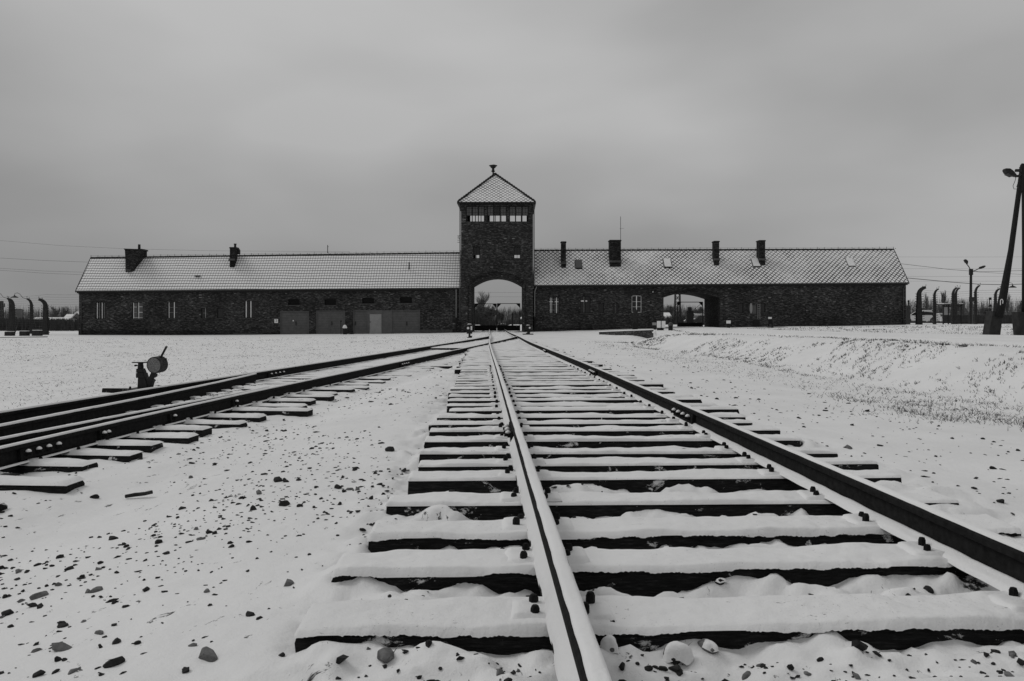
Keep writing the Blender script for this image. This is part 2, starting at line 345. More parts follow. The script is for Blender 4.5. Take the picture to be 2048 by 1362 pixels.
# ------------------------------------------------------------------ mesh builder
def tag(o, label=None, cat=None, group=None, kind=None):
    if label: o['label'] = label
    if cat: o['category'] = cat
    if group: o['group'] = group
    if kind: o['kind'] = kind
    return o
def empty(name, loc=(0, 0, 0), rz=0, label=None, cat=None, group=None):
    o = bpy.data.objects.new(name, None); COL.objects.link(o); o.location = loc; o.rotation_euler = (0, 0, rz)
    o.empty_display_size = .2
    return tag(o, label, cat, group)
class MB:
    def __init__(s): s.v = []; s.f = []; s.sm = False
    def quad(s, a, b, c, d):
        n = len(s.v); s.v += [Vector(a), Vector(b), Vector(c), Vector(d)]; s.f.append((n, n+1, n+2, n+3)); return s
    def hexa(s, p):                           # p: 4 bottom (ccw from above) then 4 top
        n = len(s.v); s.v += [Vector(q) for q in p]
        for f in ((3,2,1,0),(4,5,6,7),(0,1,5,4),(1,2,6,5),(2,3,7,6),(3,0,4,7)): s.f.append(tuple(n+i for i in f))
        return s
    def box(s, x0, x1, y0, y1, z0, z1, M=None):
        p = [(x0,y0,z0),(x1,y0,z0),(x1,y1,z0),(x0,y1,z0),(x0,y0,z1),(x1,y0,z1),(x1,y1,z1),(x0,y1,z1)]
        if M is not None: p = [M @ Vector(q) for q in p]
        return s.hexa(p)
    def bar(s, a, b, w, h=None):              # rectangular bar from a to b
        a = Vector(a); b = Vector(b); d = (b - a).normalized(); h = h or w
        up = Vector((0, 0, 1)) if abs(d.z) < .95 else Vector((0, 1, 0))
        x = d.cross(up).normalized() * w / 2; y = x.normalized().cross(d) * h / 2
        return s.hexa([a-x-y, a+x-y, b+x-y, b-x-y, a-x+y, a+x+y, b+x+y, b-x+y])
    def tube(s, pts, r, n=8, cap=True):
        pts = [Vector(p) for p in pts]
        rs = r if isinstance(r, (list, tuple)) else [r] * len(pts)
        base = len(s.v); px = None
        for i, p in enumerate(pts):
            d = (pts[min(i+1, len(pts)-1)] - pts[max(i-1, 0)]).normalized()
            if px is None:
                up = Vector((0, 0, 1)) if abs(d.z) < .9 else Vector((0, 1, 0)); px = d.cross(up).normalized()
            else: px = (px - d * px.dot(d)).normalized()
            py = d.cross(px)
            for k in range(n):
                a = 2 * math.pi * k / n; s.v.append(p + (px * math.cos(a) + py * math.sin(a)) * rs[i])
        for i in range(len(pts) - 1):
            for k in range(n):
                a = base + i*n + k; b = base + i*n + (k+1) % n
                s.f.append((a, b, b+n, a+n))
        if cap:
            s.f.append(tuple(base + k for k in reversed(range(n)))); e = base + (len(pts)-1)*n; s.f.append(tuple(e + k for k in range(n)))
        return s
    def lathe(s, c, prof, n=16, ax='z', M=None):
        base = len(s.v); c = Vector(c)
        for r, h in prof:
            for k in range(n):
                a = 2*math.pi*k/n
                q = Vector((r*math.cos(a), r*math.sin(a), h))
                if M is not None: q = M @ q
                s.v.append(c + q)
        for i in range(len(prof)-1):
            for k in range(n):
                a = base+i*n+k; b = base+i*n+(k+1) % n; s.f.append((a, b, b+n, a+n))
        s.f.append(tuple(base+k for k in reversed(range(n)))); e = base+(len(prof)-1)*n; s.f.append(tuple(e+k for k in range(n)))
        return s
    def poly_prism(s, pts, y0, y1):           # pts (x,z) ccw seen from -y
        n = len(pts); b = len(s.v)
        s.v += [Vector((x, y0, z)) for x, z in pts] + [Vector((x, y1, z)) for x, z in pts]
        s.f.append(tuple(b+i for i in range(n))); s.f.append(tuple(b+n+i for i in reversed(range(n))))
        for i in range(n):
            j = (i+1) % n; s.f.append((b+i, b+n+i, b+n+j, b+j))
        return s
    def build(s, name, m, parent=None, smooth=False, bevel=0, origin=None):
        me = bpy.data.meshes.new(name)
        V = s.v
        if origin is not None:
            o3 = Vector(origin); V = [v - o3 for v in V]
        me.from_pydata([tuple(v) for v in V], [], s.f)
        uvl = me.uv_layers.new(name='UVMap')
        k = 0; data = np.zeros(len(me.loops) * 2, dtype=np.float32)
        for p in me.polygons:
            n = p.normal
            if abs(n.z) > .999: tx = Vector((1, 0, 0)); ty = Vector((0, 1, 0))
            else: tx = Vector((0, 0, 1)).cross(n).normalized(); ty = n.cross(tx)
            for li in p.loop_indices:
                co = me.vertices[me.loops[li].vertex_index].co
                data[li*2] = co.dot(tx); data[li*2+1] = co.dot(ty)
        uvl.data.foreach_set('uv', data)
        if smooth: me.polygons.foreach_set('use_smooth', [True] * len(me.polygons))
        me.materials.append(m)
        o = bpy.data.objects.new(name, me); COL.objects.link(o)
        if origin is not None: o.location = origin
        if parent is not None: o.parent = parent
        if bevel:
            md = o.modifiers.new('bevel', 'BEVEL'); md.width = bevel; md.segments = 2; md.limit_method = 'ANGLE'
        return o
def npmesh(name, co, faces, m, parent=None, smooth=True):
    me = bpy.data.meshes.new(name); co = np.asarray(co, np.float32); faces = np.asarray(faces, np.int32)
    k = faces.shape[1]
    me.vertices.add(len(co)); me.vertices.foreach_set('co', co.ravel())
    me.loops.add(faces.size); me.loops.foreach_set('vertex_index', faces.ravel())
    me.polygons.add(len(faces)); me.polygons.foreach_set('loop_start', np.arange(0, faces.size, k, dtype=np.int32))
    me.update(calc_edges=True)
    me.polygons.foreach_set('use_smooth', [smooth] * len(faces))
    me.materials.append(m)
    o = bpy.data.objects.new(name, me); COL.objects.link(o)
    if parent is not None: o.parent = parent
    return o
def gridfaces(ny, nx):
    i = np.arange(ny - 1)[:, None] * nx + np.arange(nx - 1)[None]
    return np.stack([i, i + 1, i + nx + 1, i + nx], -1).reshape(-1, 4)
def copy_tree(o, parent=None):
    c = o.copy(); COL.objects.link(c); c.parent = parent
    for ch in list(o.children): copy_tree(ch, c)
    return c

# ------------------------------------------------------------------ ground
def axis(segs):
    a = []
    for x0, x1, d in segs: a += list(np.arange(x0, x1, d))
    return np.array(a)
def geo(x0, x1, d0, g):
    a = [x0]; d = d0
    while a[-1] < x1: a.append(a[-1] + d); d *= g
    return a
ys = list(np.arange(-6, 1, .35)) + list(np.arange(1, 1.6, .05)) + geo(1.6, 60, .011, 1.0088)
ys += geo(ys[-1] + .6, 3000, .8, 1.09); ys = np.array(ys)
xr = geo(2.9, 3000, .03, 1.045)[1:]; xl = [-x for x in geo(3.6, 3000, .03, 1.045)[1:]][::-1]
xs = np.array(xl + list(np.arange(-3.6, 2.9, .019)) + [2.9] + xr)
Xg, Yg = np.meshgrid(xs, ys); Zg = ground(Xg, Yg)
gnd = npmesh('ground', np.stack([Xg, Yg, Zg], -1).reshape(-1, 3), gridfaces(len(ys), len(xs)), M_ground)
tag(gnd, kind='structure')
ug = Xg - rc(Yg)
turf = sstep(3.0, 4.2, ug) * .9 + sstep(1.9, 2.6, -(Xg - lcx(Yg))) * .97
bedmask = (1 - sstep(1.9, 3.0, np.abs(ug))) * .0
turf = turf * (1 - .05 * ((ug > 3) & (ug < 6.2)))
turf = np.clip(turf, 0, 1)
turf = turf * (1 - .5 * (1 - sstep(3.0, 6.5, ug)) * (ug > 0) * 0)
turf = np.maximum(turf, .915 * (1 - sstep(-1.3, -1.0, ug)) * (np.abs(Xg - lcx(Yg)) > 1.2) * (Yg < 45)); turf = np.maximum(turf, .90 * (np.abs(ug) < 1.5) * (Yg < 40))
turf = np.where((Yg > 84), turf * .6, turf)
at = gnd.data.attributes.new('turf', 'FLOAT', 'POINT'); at.data.foreach_set('value', turf.ravel().astype(np.float32))
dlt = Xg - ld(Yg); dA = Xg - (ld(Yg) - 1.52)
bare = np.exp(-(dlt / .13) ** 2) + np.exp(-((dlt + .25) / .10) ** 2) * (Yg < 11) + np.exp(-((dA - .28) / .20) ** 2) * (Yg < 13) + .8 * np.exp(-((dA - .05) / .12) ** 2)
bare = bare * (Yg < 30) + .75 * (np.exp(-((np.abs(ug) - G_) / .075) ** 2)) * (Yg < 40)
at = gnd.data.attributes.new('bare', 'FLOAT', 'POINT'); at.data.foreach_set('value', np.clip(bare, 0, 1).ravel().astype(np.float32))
print('ground verts', Xg.size)
# snow-covered road along the top of the right bank, turning into the side gate
RDY = [-6, 22, 36, 50, 76, 100]; RDC = [11.4, 11.2, 12.0, 14.0, 16.9, 18.5]; RDW = [2.5, 2.5, 3.1, 3.0, 2.2, 2.2]
ry = np.arange(-6, 96, .4); rows = []
for y in ry:
    c = np.interp(y, RDY, RDC); w = np.interp(y, RDY, RDW)
    rows.append([(c + w * k / 8 + .12 * (fbm(np.array(y * .7), np.array(k * 3.), 9, 2) - .5) * (abs(k) == 8), y) for k in range(-8, 9)])
rows = np.array(rows, float); rz_ = gbase(rows[..., 0], rows[..., 1])
edge = np.abs(np.arange(-8, 9)) == 8
rz_ = rz_ + .05 - .09 * edge[None]
road = npmesh('road', np.dstack([rows[..., 0], rows[..., 1], rz_]).reshape(-1, 3), gridfaces(len(ry), 17), M_snow)
tag(road, kind='structure')

# ------------------------------------------------------------------ rails
HEADW = .068
PROF = [(-.049, 0), (.049, 0), (.049, .009), (.011, .024), (.008, .102), (.029, .113), (.029, .134), (.023, .141), (-.023, .141), (-.029, .134), (-.029, .113), (-.008, .102), (-.011, .024), (-.049, .009)]
def sweep(path, prof, closed=True, jit=None):
    pts = np.array(path); d = np.gradient(pts[:, :2], axis=0); d /= np.linalg.norm(d, axis=1)[:, None]
    nx = np.stack([d[:, 1], -d[:, 0]], 1)     # to the right of travel
    pr = np.array(prof); n = len(pr); m = len(pts)
    co = np.zeros((m, n, 3))
    off = np.repeat(pr[None, :, 0], m, 0); hh = np.repeat(pr[None, :, 1], m, 0)
    if jit is not None: off, hh = jit(pts, off, hh)
    co[:, :, 0] = pts[:, 0][:, None] + nx[:, 0][:, None] * off
    co[:, :, 1] = pts[:, 1][:, None] + nx[:, 1][:, None] * off
    co[:, :, 2] = pts[:, 2][:, None] + hh
    fs = []
    kk = n if closed else n - 1
    i = np.arange(m - 1)[:, None] * n; k = np.arange(kk)[None]
    a = i + k; b = i + (k + 1) % n
    f = np.stack([a, b, b + n, a + n], -1).reshape(-1, 4)
    return co.reshape(-1, 3), f
def snow_strip(path, x0, x1, th, h0x0, h0x1, amp, seed, wob=.004):
    """rounded ribbon of snow between lateral offsets x0..x1, base heights h0x0,h0x1, thickness th"""
    K = 9; ks = np.linspace(0, 1, K)
    def jit(pts, off, hh):
        s = pts[:, 1]
        t = np.repeat(ks[None], len(pts), 0)
        e0 = (fbm(s * 9, s * 0 + seed, seed, 3) - .5) * 2 * wob; e1 = (fbm(s * 9, s * 0 + seed + 9, seed, 3) - .5) * 2 * wob
        o = (x0 + e0[:, None]) * (1 - t) + (x1 + e1[:, None]) * t
        prof = np.clip(1 - np.abs(2 * t - 1) ** 4, 0, 1) ** .6
        nz = fbm(s[:, None] * 7 + 0 * t, t * 2.0 + seed, seed + 3, 3)
        h = h0x0 * (1 - t) + h0x1 * t + prof * (th + amp * (nz - .5)) - .002 * (1 - prof)
        return o, h
    co, f = sweep(path, [(0, 0)] * K, False, jit)
    return co, f
def ypath(y0, y1, fx, fz):
    ys_ = []; y = y0
    while y < y1:
        ys_.append(y); y += max(.03, min(.5, .006 * max(y, 1) ** 1.15 + .02))
    ys_.append(y1); ys_ = np.array(ys_)
    return np.stack([fx(ys_), ys_, fz(ys_)], 1)
RBOT = .141
def rail(label, y0, y1, fx, fz, left_foot=True, right_foot=True, seed=1, headth=.012, hs=(-.026, .026), slim=False, mound=False):
    pth = ypath(y0, y1, fx, lambda y: fz(y) - RBOT)
    root = empty('rail', tuple(pth[0]), label=label, cat='rail'); inv = Vector(pth[0])
    def add(nm, co, f, m, smooth=True):
        o = npmesh(nm, np.asarray(co) - np.array(pth[0])[None], f, m, root, smooth); return o
    co, f = sweep(pth, PROF)
    n = len(PROF); e = len(co)
    o = add('steel_rail', co, f, M_steel, False)
    co, f = snow_strip(pth, hs[0], hs[1], headth, .1405, .1405, .004, seed, .003); add('snow_cap', co, f, M_snow)
    if left_foot:
        co, f = snow_strip(pth, -.050 if mound else -.060, -.012 if mound else -.008, .012, .006, .082 if mound else .034, .010, seed + 40, .006); add('foot_snow', co, f, M_snow)
    if right_foot and slim:
        co, f = snow_strip(pth, .034, .052, .005, .016, .008, .004, seed + 60, .005); add('foot_snow', co, f, M_snow)
    elif right_foot:
        co, f = snow_strip(pth, .008, .066, .014, .034, .006, .010, seed + 60, .006); add('foot_snow', co, f, M_snow)
    return root
G = .7465
R_left = rail('long snow-capped rail from the bottom centre of the photo to the arch', .9, 98, lambda y: rc(y) - G, zr, seed=1, hs=(-.020, .0285), mound=True)
R_right = rail('right-hand rail with a dark web, leaving the photo at its right edge', .9, 98, lambda y: rc(y) + G, zr, seed=2, right_foot=False, hs=(-.020, .024))
R_D = rail('dark bolted near rail of the left track', .9, 43.0, lambda y: ld(y), zl, seed=3, headth=.015, hs=(-.028, .020), slim=True)
def afx(y):                                   # outer rail : converges on the long centre rail at the frog
    a = ld(y) - 1.52
    return a
R_A = rail('outermost rail of the left track, in front of the round switch weight', .9, 43.0, afx, zl, seed=4, headth=.018, hs=(-.028, .022), slim=True)
def bfx(y): return np.interp(y, [.9, 4, 6.9, 9.3, 11.5, 13.2], [-4.62, -4.47, -4.33, -4.22, -4.20, -4.235])
def cfx(y): return np.interp(y, [.9, 4, 6.05, 8, 10.6], [-4.45, -4.12, -3.86, -3.60, -3.235])
R_B = rail('bright-topped switch blade closing on the outermost left rail', .9, 13.2, bfx, lambda y: zl(y) - .004, seed=5, right_foot=False, left_foot=False, headth=.016)
R_C = rail('snowy inner switch blade closing on the near rail of the left track', .9, 10.6, cfx, lambda y: zl(y) - .004, seed=6, right_foot=False, headth=.012)
def railpart(root, mb, name, m, smooth=False, parent=None):
    o = mb.build(name, m, parent or root)
    if parent is None: o.location = tuple(-Vector(root.location))
    return o
def fishplate(root, fx, fz, yc, side, L=.62, n=4):
    mb = MB(); y0, y1 = yc - L/2, yc + L/2
    x0, x1 = float(fx(y0)) + side*.011, float(fx(y1)) + side*.011; z = float(fz(yc)) - RBOT
    s = side
    mb.hexa([(min(x0, x0+s*.03), y0, z+.03), (max(x0, x0+s*.03), y0, z+.03), (max(x1, x1+s*.03), y1, z+.03), (min(x1, x1+s*.03), y1, z+.03),
             (min(x0, x0+s*.022), y0, z+.108), (max(x0, x0+s*.022), y0, z+.108), (max(x1, x1+s*.022), y1, z+.108), (min(x1, x1+s*.022), y1, z+.108)])
    pl = railpart(root, mb, 'fish_plate', M_steel)
    for i in range(n):
        y = y0 + L * (i + .5) / n; x = float(fx(y)) + s * .036
        b = MB(); Mx = Matrix.Rotation(R(90), 3, 'Y')
        b.lathe((x, y, z + .068), [(.018, -.004), (.018, .022), (.010, .023), (.010, .045)] if s > 0 else [(.010, -.045), (.010, -.023), (.018, -.022), (.018, .004)], 6, M=Mx)
        o = b.build('bolt', M_steel, pl)
        c = MB(); c.lathe((x + s * .018, y, z + .083), [(.021, 0), (.019, .010), (.010, .017), (.002, .02)], 8)
        c.build('bolt_snow', M_snow, pl, smooth=True)
fishplate(R_right, lambda y: rc(y) + G, zr, 6.75, -1)
fishplate(R_D, ld, zl, 5.95, 1, .46, 4)
for yy in (6.75, 7.9, 9.3): fishplate(R_D, ld, zl, yy, 1, .12, 2 if yy < 7 else 1)
fishplate(R_left, lambda y: rc(y) - G, zr, 5.75, -1, .5, 3)
fishplate(R_right, lambda y: rc(y) + G, zr, 21.5, -1, .7, 4)
fishplate(R_right, lambda y: rc(y) + G, zr, 12.2, -1, .6, 4)
fishplate(R_D, ld, zl, 17.2, 1, .7, 4); fishplate(R_A, afx, zl, 14.2, 1, .7, 4)

# ------------------------------------------------------------------ sleepers
ORD = ['nearest', 'second', 'third', 'fourth', 'fifth', 'sixth', 'seventh', 'eighth', 'ninth', 'tenth', 'eleventh', 'twelfth', 'thirteenth', 'fourteenth', 'fifteenth', 'sixteenth', 'seventeenth', 'eighteenth', 'nineteenth']
TENS = {20: ('twentieth', 'twenty'), 30: ('thirtieth', 'thirty'), 40: ('fortieth', 'forty'), 50: ('fiftieth', 'fifty'), 60: ('sixtieth', 'sixty'), 70: ('seventieth', 'seventy')}
UN = ['first', 'second', 'third', 'fourth', 'fifth', 'sixth', 'seventh', 'eighth', 'ninth']
def ordinal(n):
    if n <= 19: return ORD[n-1]
    a, b = divmod(n, 10); a *= 10
    return TENS[a][0] if b == 0 else TENS[a][1] + '-' + UN[b-1]
def beam_mesh(L, W, H, seed, nx, fine=True):
    """worn wooden sleeper, x from 0..L, y from 0 (front) .. W, top at z=0"""
    nx = max(8, nx); prof = [(0, -H), (0, -H*.55), (0, -.03), (.006, -.006), (.02, 0), (W*.5, 0), (W-.02, 0), (W, -.02), (W, -H)]
    K = len(prof); xs_ = np.linspace(0, L, nx)
    co = np.zeros((nx, K, 3))
    for k, (y, z) in enumerate(prof):
        co[:, k, 0] = xs_
        co[:, k, 1] = y + (.012 * (fbm(xs_ * 2.2, xs_*0 + k*.7, seed, 3) - .5) + .006 * (fbm(xs_ * 14, xs_*0+k*2, seed+5, 2) - .5)) * (1 if k < 5 else .4)
        co[:, k, 2] = z + ((.010 if k < 4 else .003) * (fbm(xs_ * 3, xs_*0 + k, seed+8, 3) - .5)) * (k > 1) - (.003 if k >= 3 else 0)
    co[0, :, 0] += .012 * (rng.random(K) - .5); co[-1, :, 0] += .012 * (rng.random(K) - .5)
    i = np.arange(nx-1)[:, None]*K; k = np.arange(K)[None]
    a = i + k; b = i + (k+1) % K
    f = np.stack([a, a + K, b + K, b], -1).reshape(-1, 4).tolist()
    f.append(list(range(K))); f.append([(nx-1)*K + q for q in reversed(range(K))])
    return co.reshape(-1, 3), f
def cap_mesh(L, W, th, seed, nx, ny, rad=.028, drip=.045):
    tx = np.linspace(0, 1, nx); ty = np.linspace(0, 1, ny)
    TX, TY = np.meshgrid(tx, ty)
    xw = TX * (L + .008) - .004
    fr = (-.003 - .010 * fbm(xw * 7, xw*0 + seed, seed, 3)) if drip > 0 else .003 + .008 * fbm(xw * 7, xw*0 + seed, seed, 3)
    dr = fbm(xw * 4, xw*0, seed + 21, 3) * .6 + fbm(xw * 23, xw*0, seed + 25, 3) * .4 + .10 * (rng.random(xw.shape[1])[None] - .5)
    yw = TY * (W + .004) - .002; yw = yw + fr * (1 - TY) ** 6
    ex = np.minimum(xw + .004, L + .004 - xw); ey = np.minimum(TY, 1 - TY) * W
    e = np.minimum(ex, ey)
    pr = np.clip(e / rad, 0, 1); pr = np.sqrt(1 - (1 - pr) ** 2)
    z = pr * (th + .030 * (fbm(xw * 4.2, yw * 5 + seed, seed + 4, 3) - .5) + .008 * (fbm(xw * 18, yw * 18, seed + 9, 2) - .5))
    z = z - .004 * (1 - pr) * (drip > 0) - (.001 + drip * np.clip(dr - .38, 0, .3)*2.2) * (TY == 0)
    return np.stack([xw, yw, z], -1).reshape(-1, 3), gridfaces(ny, nx)
def bolt_mb(x, y, z, s=.013, h=.034):
    b = MB(); b.lathe((x, y, z), [(s*1.15, 0), (s*1.15, h*.75), (s*.8, h)], 6); return b
def sleeper(label, X0, Y0, L, ang, z, railx, detail, group, W=.21, H=.15, plates=True, th=None, rad=.028):
    """X0,Y0 front left corner of the top; railx: lateral offsets along the beam of the rails it carries"""
    root = empty('railway_sleeper', (X0, Y0, z), ang, label, 'sleeper', group)
    root.rotation_euler = (random.uniform(-.012, .012), random.uniform(-.005, .005), ang)
    seed = random.randint(1, 999)
    nx = {2: 150, 1: 50, 0: 14}[detail]; ny = {2: 22, 1: 9, 0: 5}[detail]
    co, f = beam_mesh(L, W, H, seed, nx)
    me = bpy.data.meshes.new('beam'); me.from_pydata(co.tolist(), [], f); me.materials.append(M_wood2)
    bo = bpy.data.objects.new('beam', me); COL.objects.link(bo); bo.parent = root
    co, f = cap_mesh(L, W, th or .017, seed, nx * (3 if detail == 2 else 2), ny, rad, .018 if Y0 < 3.3 and rad < .05 else 0)
    npmesh('snow_cap', co, f, M_cap, root)
    if detail >= 1 and plates:
        for rx in railx:
            mb = MB(); mb.box(rx - .15, rx + .15, .03, W - .03, .002, .010); mb.build('tie_plate', M_steel, root)
            K, ff = cap_mesh(.30, W - .06, .014, seed + 3, 24, 10); K = K + np.array([rx - .15, .03, .013]); npmesh('plate_snow', K, ff, M_snow, root)
            for sx, yy in ((-.10, .07), (-.085, .15), (.085, .07), (.10, .15)) if detail == 2 else ((-.10, .10), (.10, .10)):
                bolt_mb(rx + sx*.88 + random.uniform(-.008, .008), yy + random.uniform(-.012, .012), .010, random.uniform(.0115, .0135), random.uniform(.036, .046)).build('bolt', M_steel, root)
    return root
fr = [2.199, 2.716, 3.171, 3.681, 4.254, 4.66, 5.08, 5.58, 6.08, 6.49, 6.95, 7.45, 7.9, 8.38, 8.83, 9.3, 9.8, 10.3, 10.75, 11.2, 11.65, 12.15, 12.6, 13.2]
lx = [-.612, -.628, -.585, -.598, -.572, -.562, -.607, -.628, -.644, -.693, -.674, -.60, -.66, -.695, -.72, -.763, -.778, -.76, -.785, -.80, -.81, -.84, -.85, -.873]
yv = 13.7
while yv < 43.5: fr.append(yv); lx.append(None); yv += random.uniform(.47, .56)
fr = [1.66] + [v * 1.029 for v in fr]; lx = [-.58] + lx
k = 0
for Y, x0 in zip(fr, lx):
    c = float(rc(Y)); ang = math.atan2(-(float(rc(Y+.5)) - float(rc(Y-.5))), 1.0)
    L = random.uniform(2.70, 2.82); shared = Y > 27
    if x0 is None: x0 = c - 1.42 + random.uniform(-.06, .04)
    if shared: x0 = float(ld(Y)) - 2.15 + random.uniform(-.12, .12); L = c + 1.35 - x0
    z = float(zr(Y)) - RBOT - (.010 if Y < 5 else .006)
    if shared: z -= .012
    det = 2 if Y < 6.3 else (1 if Y < 15 else 0)
    k += 1
    if not shared: ksh = k
    if Y < 2: lab = 'snow-covered sleeper under the near right track, mostly below the bottom edge of the photo'
    elif not shared: lab = '%s snow-topped sleeper of the right track from the bottom of the photo' % ordinal(k - 1)
    else: lab = 'long sleeper under both tracks before the gate, %s from the near end' % ordinal(k - ksh)
    ya = Y
    sleeper(lab, x0, ya, L, ang, z, [c - G - x0, c + G - x0], det, 'sleepers of the right track' if not shared else 'long sleepers at the junction', H=.15, th=.015 if not shared else .03, W=.228 if Y < 3.4 else random.uniform(.19, .22))
# left track sleepers (front edge Y at the right end, right end X)
LS = [(3.9, -3.0), (4.45, -2.95), (5.07, -2.83), (5.73, -3.08), (6.2, -2.97), (6.58, -2.97), (7.05, -2.86), (7.49, -2.90), (8.03, -2.74)]
yv = 8.55
while yv < 26.6:
    LS.append((yv, float(ld(yv)) + random.uniform(.5, .68) + (.35 if random.random() < .08 else 0))); yv += random.uniform(.48, .58)
chair_proto = None
for i, (Y, xe) in enumerate(LS):
    ang = -math.atan2(float(ld(Y+1)) - float(ld(Y-1)), 2.0)
    xl0 = float(ld(Y)) - 2.1 + random.uniform(-.1, .1)
    if 11.3 < Y < 12.5: xl0 = -6.25 if Y < 11.95 else -6.0
    L = (xe - xl0) / math.cos(ang)
    z = float(zl(Y)) - RBOT - .012
    y0 = Y + L * math.sin(-ang)
    # local offset of rails
    d = float(ld(Y)); rx = [(d - xl0), (d - 1.52 - xl0)]
    det = 1 if Y < 13 else 0
    lab = '%s snow-topped sleeper of the left track from the left edge' % ordinal(max(1, i - 1)) if i > 1 else ['front sleeper of the left track, just outside the left edge', 'sleeper of the left track outside the left edge, second from the front'][i]
    if i in (0, 1): grp = 'sleepers of the left track'
    r = sleeper(lab, xl0, y0, L, ang, z, rx, det, 'sleepers of the left track', H=.15, W=.205, th=.024, rad=.05)
    if 4 < Y < 12.5:                          # slide plates the switch blades rest on, each with snow
        for bx in (float(bfx(Y)), float(cfx(min(Y, 10.6)))):
            lx0 = bx - xl0
            for q, (dx, dy, hh) in enumerate(((.02, .03, .03), (.10, .0, .022), (.16, .08, .026))):
                mb = MB(); mb.box(lx0 + dx, lx0 + dx + .11, .02 + dy, .13 + dy, .0, hh); sp = mb.build('slide_plate', M_steel, r)
                K, ff = cap_mesh(.11, .11, .012, 7 + q, 12, 8); K = K + np.array([lx0 + dx, .02 + dy, hh]); npmesh('plate_snow', K, ff, M_snow, sp)
# ------------------------------------------------------------------ gatehouse
def wall_cells(mb, x0, x1, yf, th, zb, zt0, zt1, opens, cuts=()):
    """wall from x0..x1, front at yf, thickness th, bottom zb, top sloping zt0..zt1; opens = (xa, xb, za, zb, rise) with segmental heads"""
    xs_ = {x0, x1}
    for o in opens:
        n = 10 if o[4] > 0 else 1
        for i in range(n + 1): xs_.add(o[0] + (o[1] - o[0]) * i / n)
    xs_ = sorted(x for x in xs_ if x0 - 1e-6 <= x <= x1 + 1e-6)
    # merge near-equal cuts
    xx = [xs_[0]]
    for x in xs_[1:]:
        if x - xx[-1] > 1e-4: xx.append(x)
    top = lambda x: zt0 + (zt1 - zt0) * (x - x0) / (x1 - x0)
    def head(o, x):
        if o[4] <= 0: return o[3]
        t = (x - o[0]) / (o[1] - o[0]) * 2 - 1
        return o[3] + o[4] * (1 - t * t)
    for a, b in zip(xx[:-1], xx[1:]):
        m_ = (a + b) / 2
        oo = sorted([o for o in opens if o[0] < m_ < o[1]], key=lambda o: o[2])
        ca, cb = zb, zb
        for o in oo:
            if o[2] > ca + 1e-4:
                mb.hexa([(a, yf, ca), (b, yf, cb), (b, yf+th, cb), (a, yf+th, ca), (a, yf, o[2]), (b, yf, o[2]), (b, yf+th, o[2]), (a, yf+th, o[2])])
            ca, cb = head(o, a), head(o, b)
        mb.hexa([(a, yf, ca), (b, yf, cb), (b, yf+th, cb), (a, yf+th, ca), (a, yf, top(a)), (b, yf, top(b)), (b, yf+th, top(b)), (a, yf+th, top(a))])
YF = 76.0
def opn(px0, px1, pyt, pyb, rise=0): return (WX(px0), WX(px1), WZ(pyb), WZ(pyt), rise)
def window(parent, px0, px1, pyt, pyb, rise=.09, vb=(), hb=(), glass=None, Y=YF, frame=None, label=None, barm=None, mull=True):
    x0, x1, z0, z1 = WX(px0, Y), WX(px1, Y), WZ(pyb, Y), WZ(pyt, Y)
    yb = Y + .10
    root = MB()
    fw = .05; rt = z1 + rise
    root.box(x0, x0+fw, yb, yb+.05, z0, z1+.01); root.box(x1-fw, x1, yb, yb+.05, z0, z1+.01)
    root.box(x0+fw, x1-fw, yb, yb+.05, z0, z0+fw)
    n = 8
    for i in range(n):
        a = x0 + (x1-x0)*i/n; b = x0 + (x1-x0)*(i+1)/n
        h = lambda x: z1 + rise*(1-(((x-x0)/(x1-x0))*2-1)**2)
        root.hexa([(a, yb-.003, h(a)-fw), (b, yb-.003, h(b)-fw), (b, yb+.05, h(b)-fw), (a, yb+.05, h(a)-fw), (a, yb-.003, h(a)+.02), (b, yb-.003, h(b)+.02), (b, yb+.05, h(b)+.02), (a, yb+.05, h(a)+.02)])
    if mull: root.box((x0+x1)/2-.035, (x0+x1)/2+.035, yb-.006, yb+.046, z0+fw, rt-fw)
    w = root.build('window', frame or M_framed, parent)
    if label: w['label'] = label
    g = MB(); g.box(x0+.01, x1-.01, yb+.03, yb+.04, z0+.01, z1+rise*.6); g.build('pane', glass or M_glass, w)
    s_ = MB(); s_.box(x0-.03, x1+.03, Y-.04, Y+.09, z0-.06, z0-.004); s_.build('sill', M_concl, w)
    for (px, wd, mt) in vb:
        b = MB(); x = WX(px, Y); b.box(x-wd/2, x+wd/2, yb-.012, yb+.027, z0+fw, z1+rise*.55); b.build('glazing_bar', mt, w)
    for (py, xa, xb, wd, mt) in hb:
        b = MB(); z = WZ(py, Y); b.box(WX(xa, Y), WX(xb, Y), yb-.010, yb+.025, z-wd/2, z+wd/2); b.build('glazing_bar', mt, w)
    return w
fm = simple('greyed_window_paint', .28, .4, 9, .7, bmp=0)

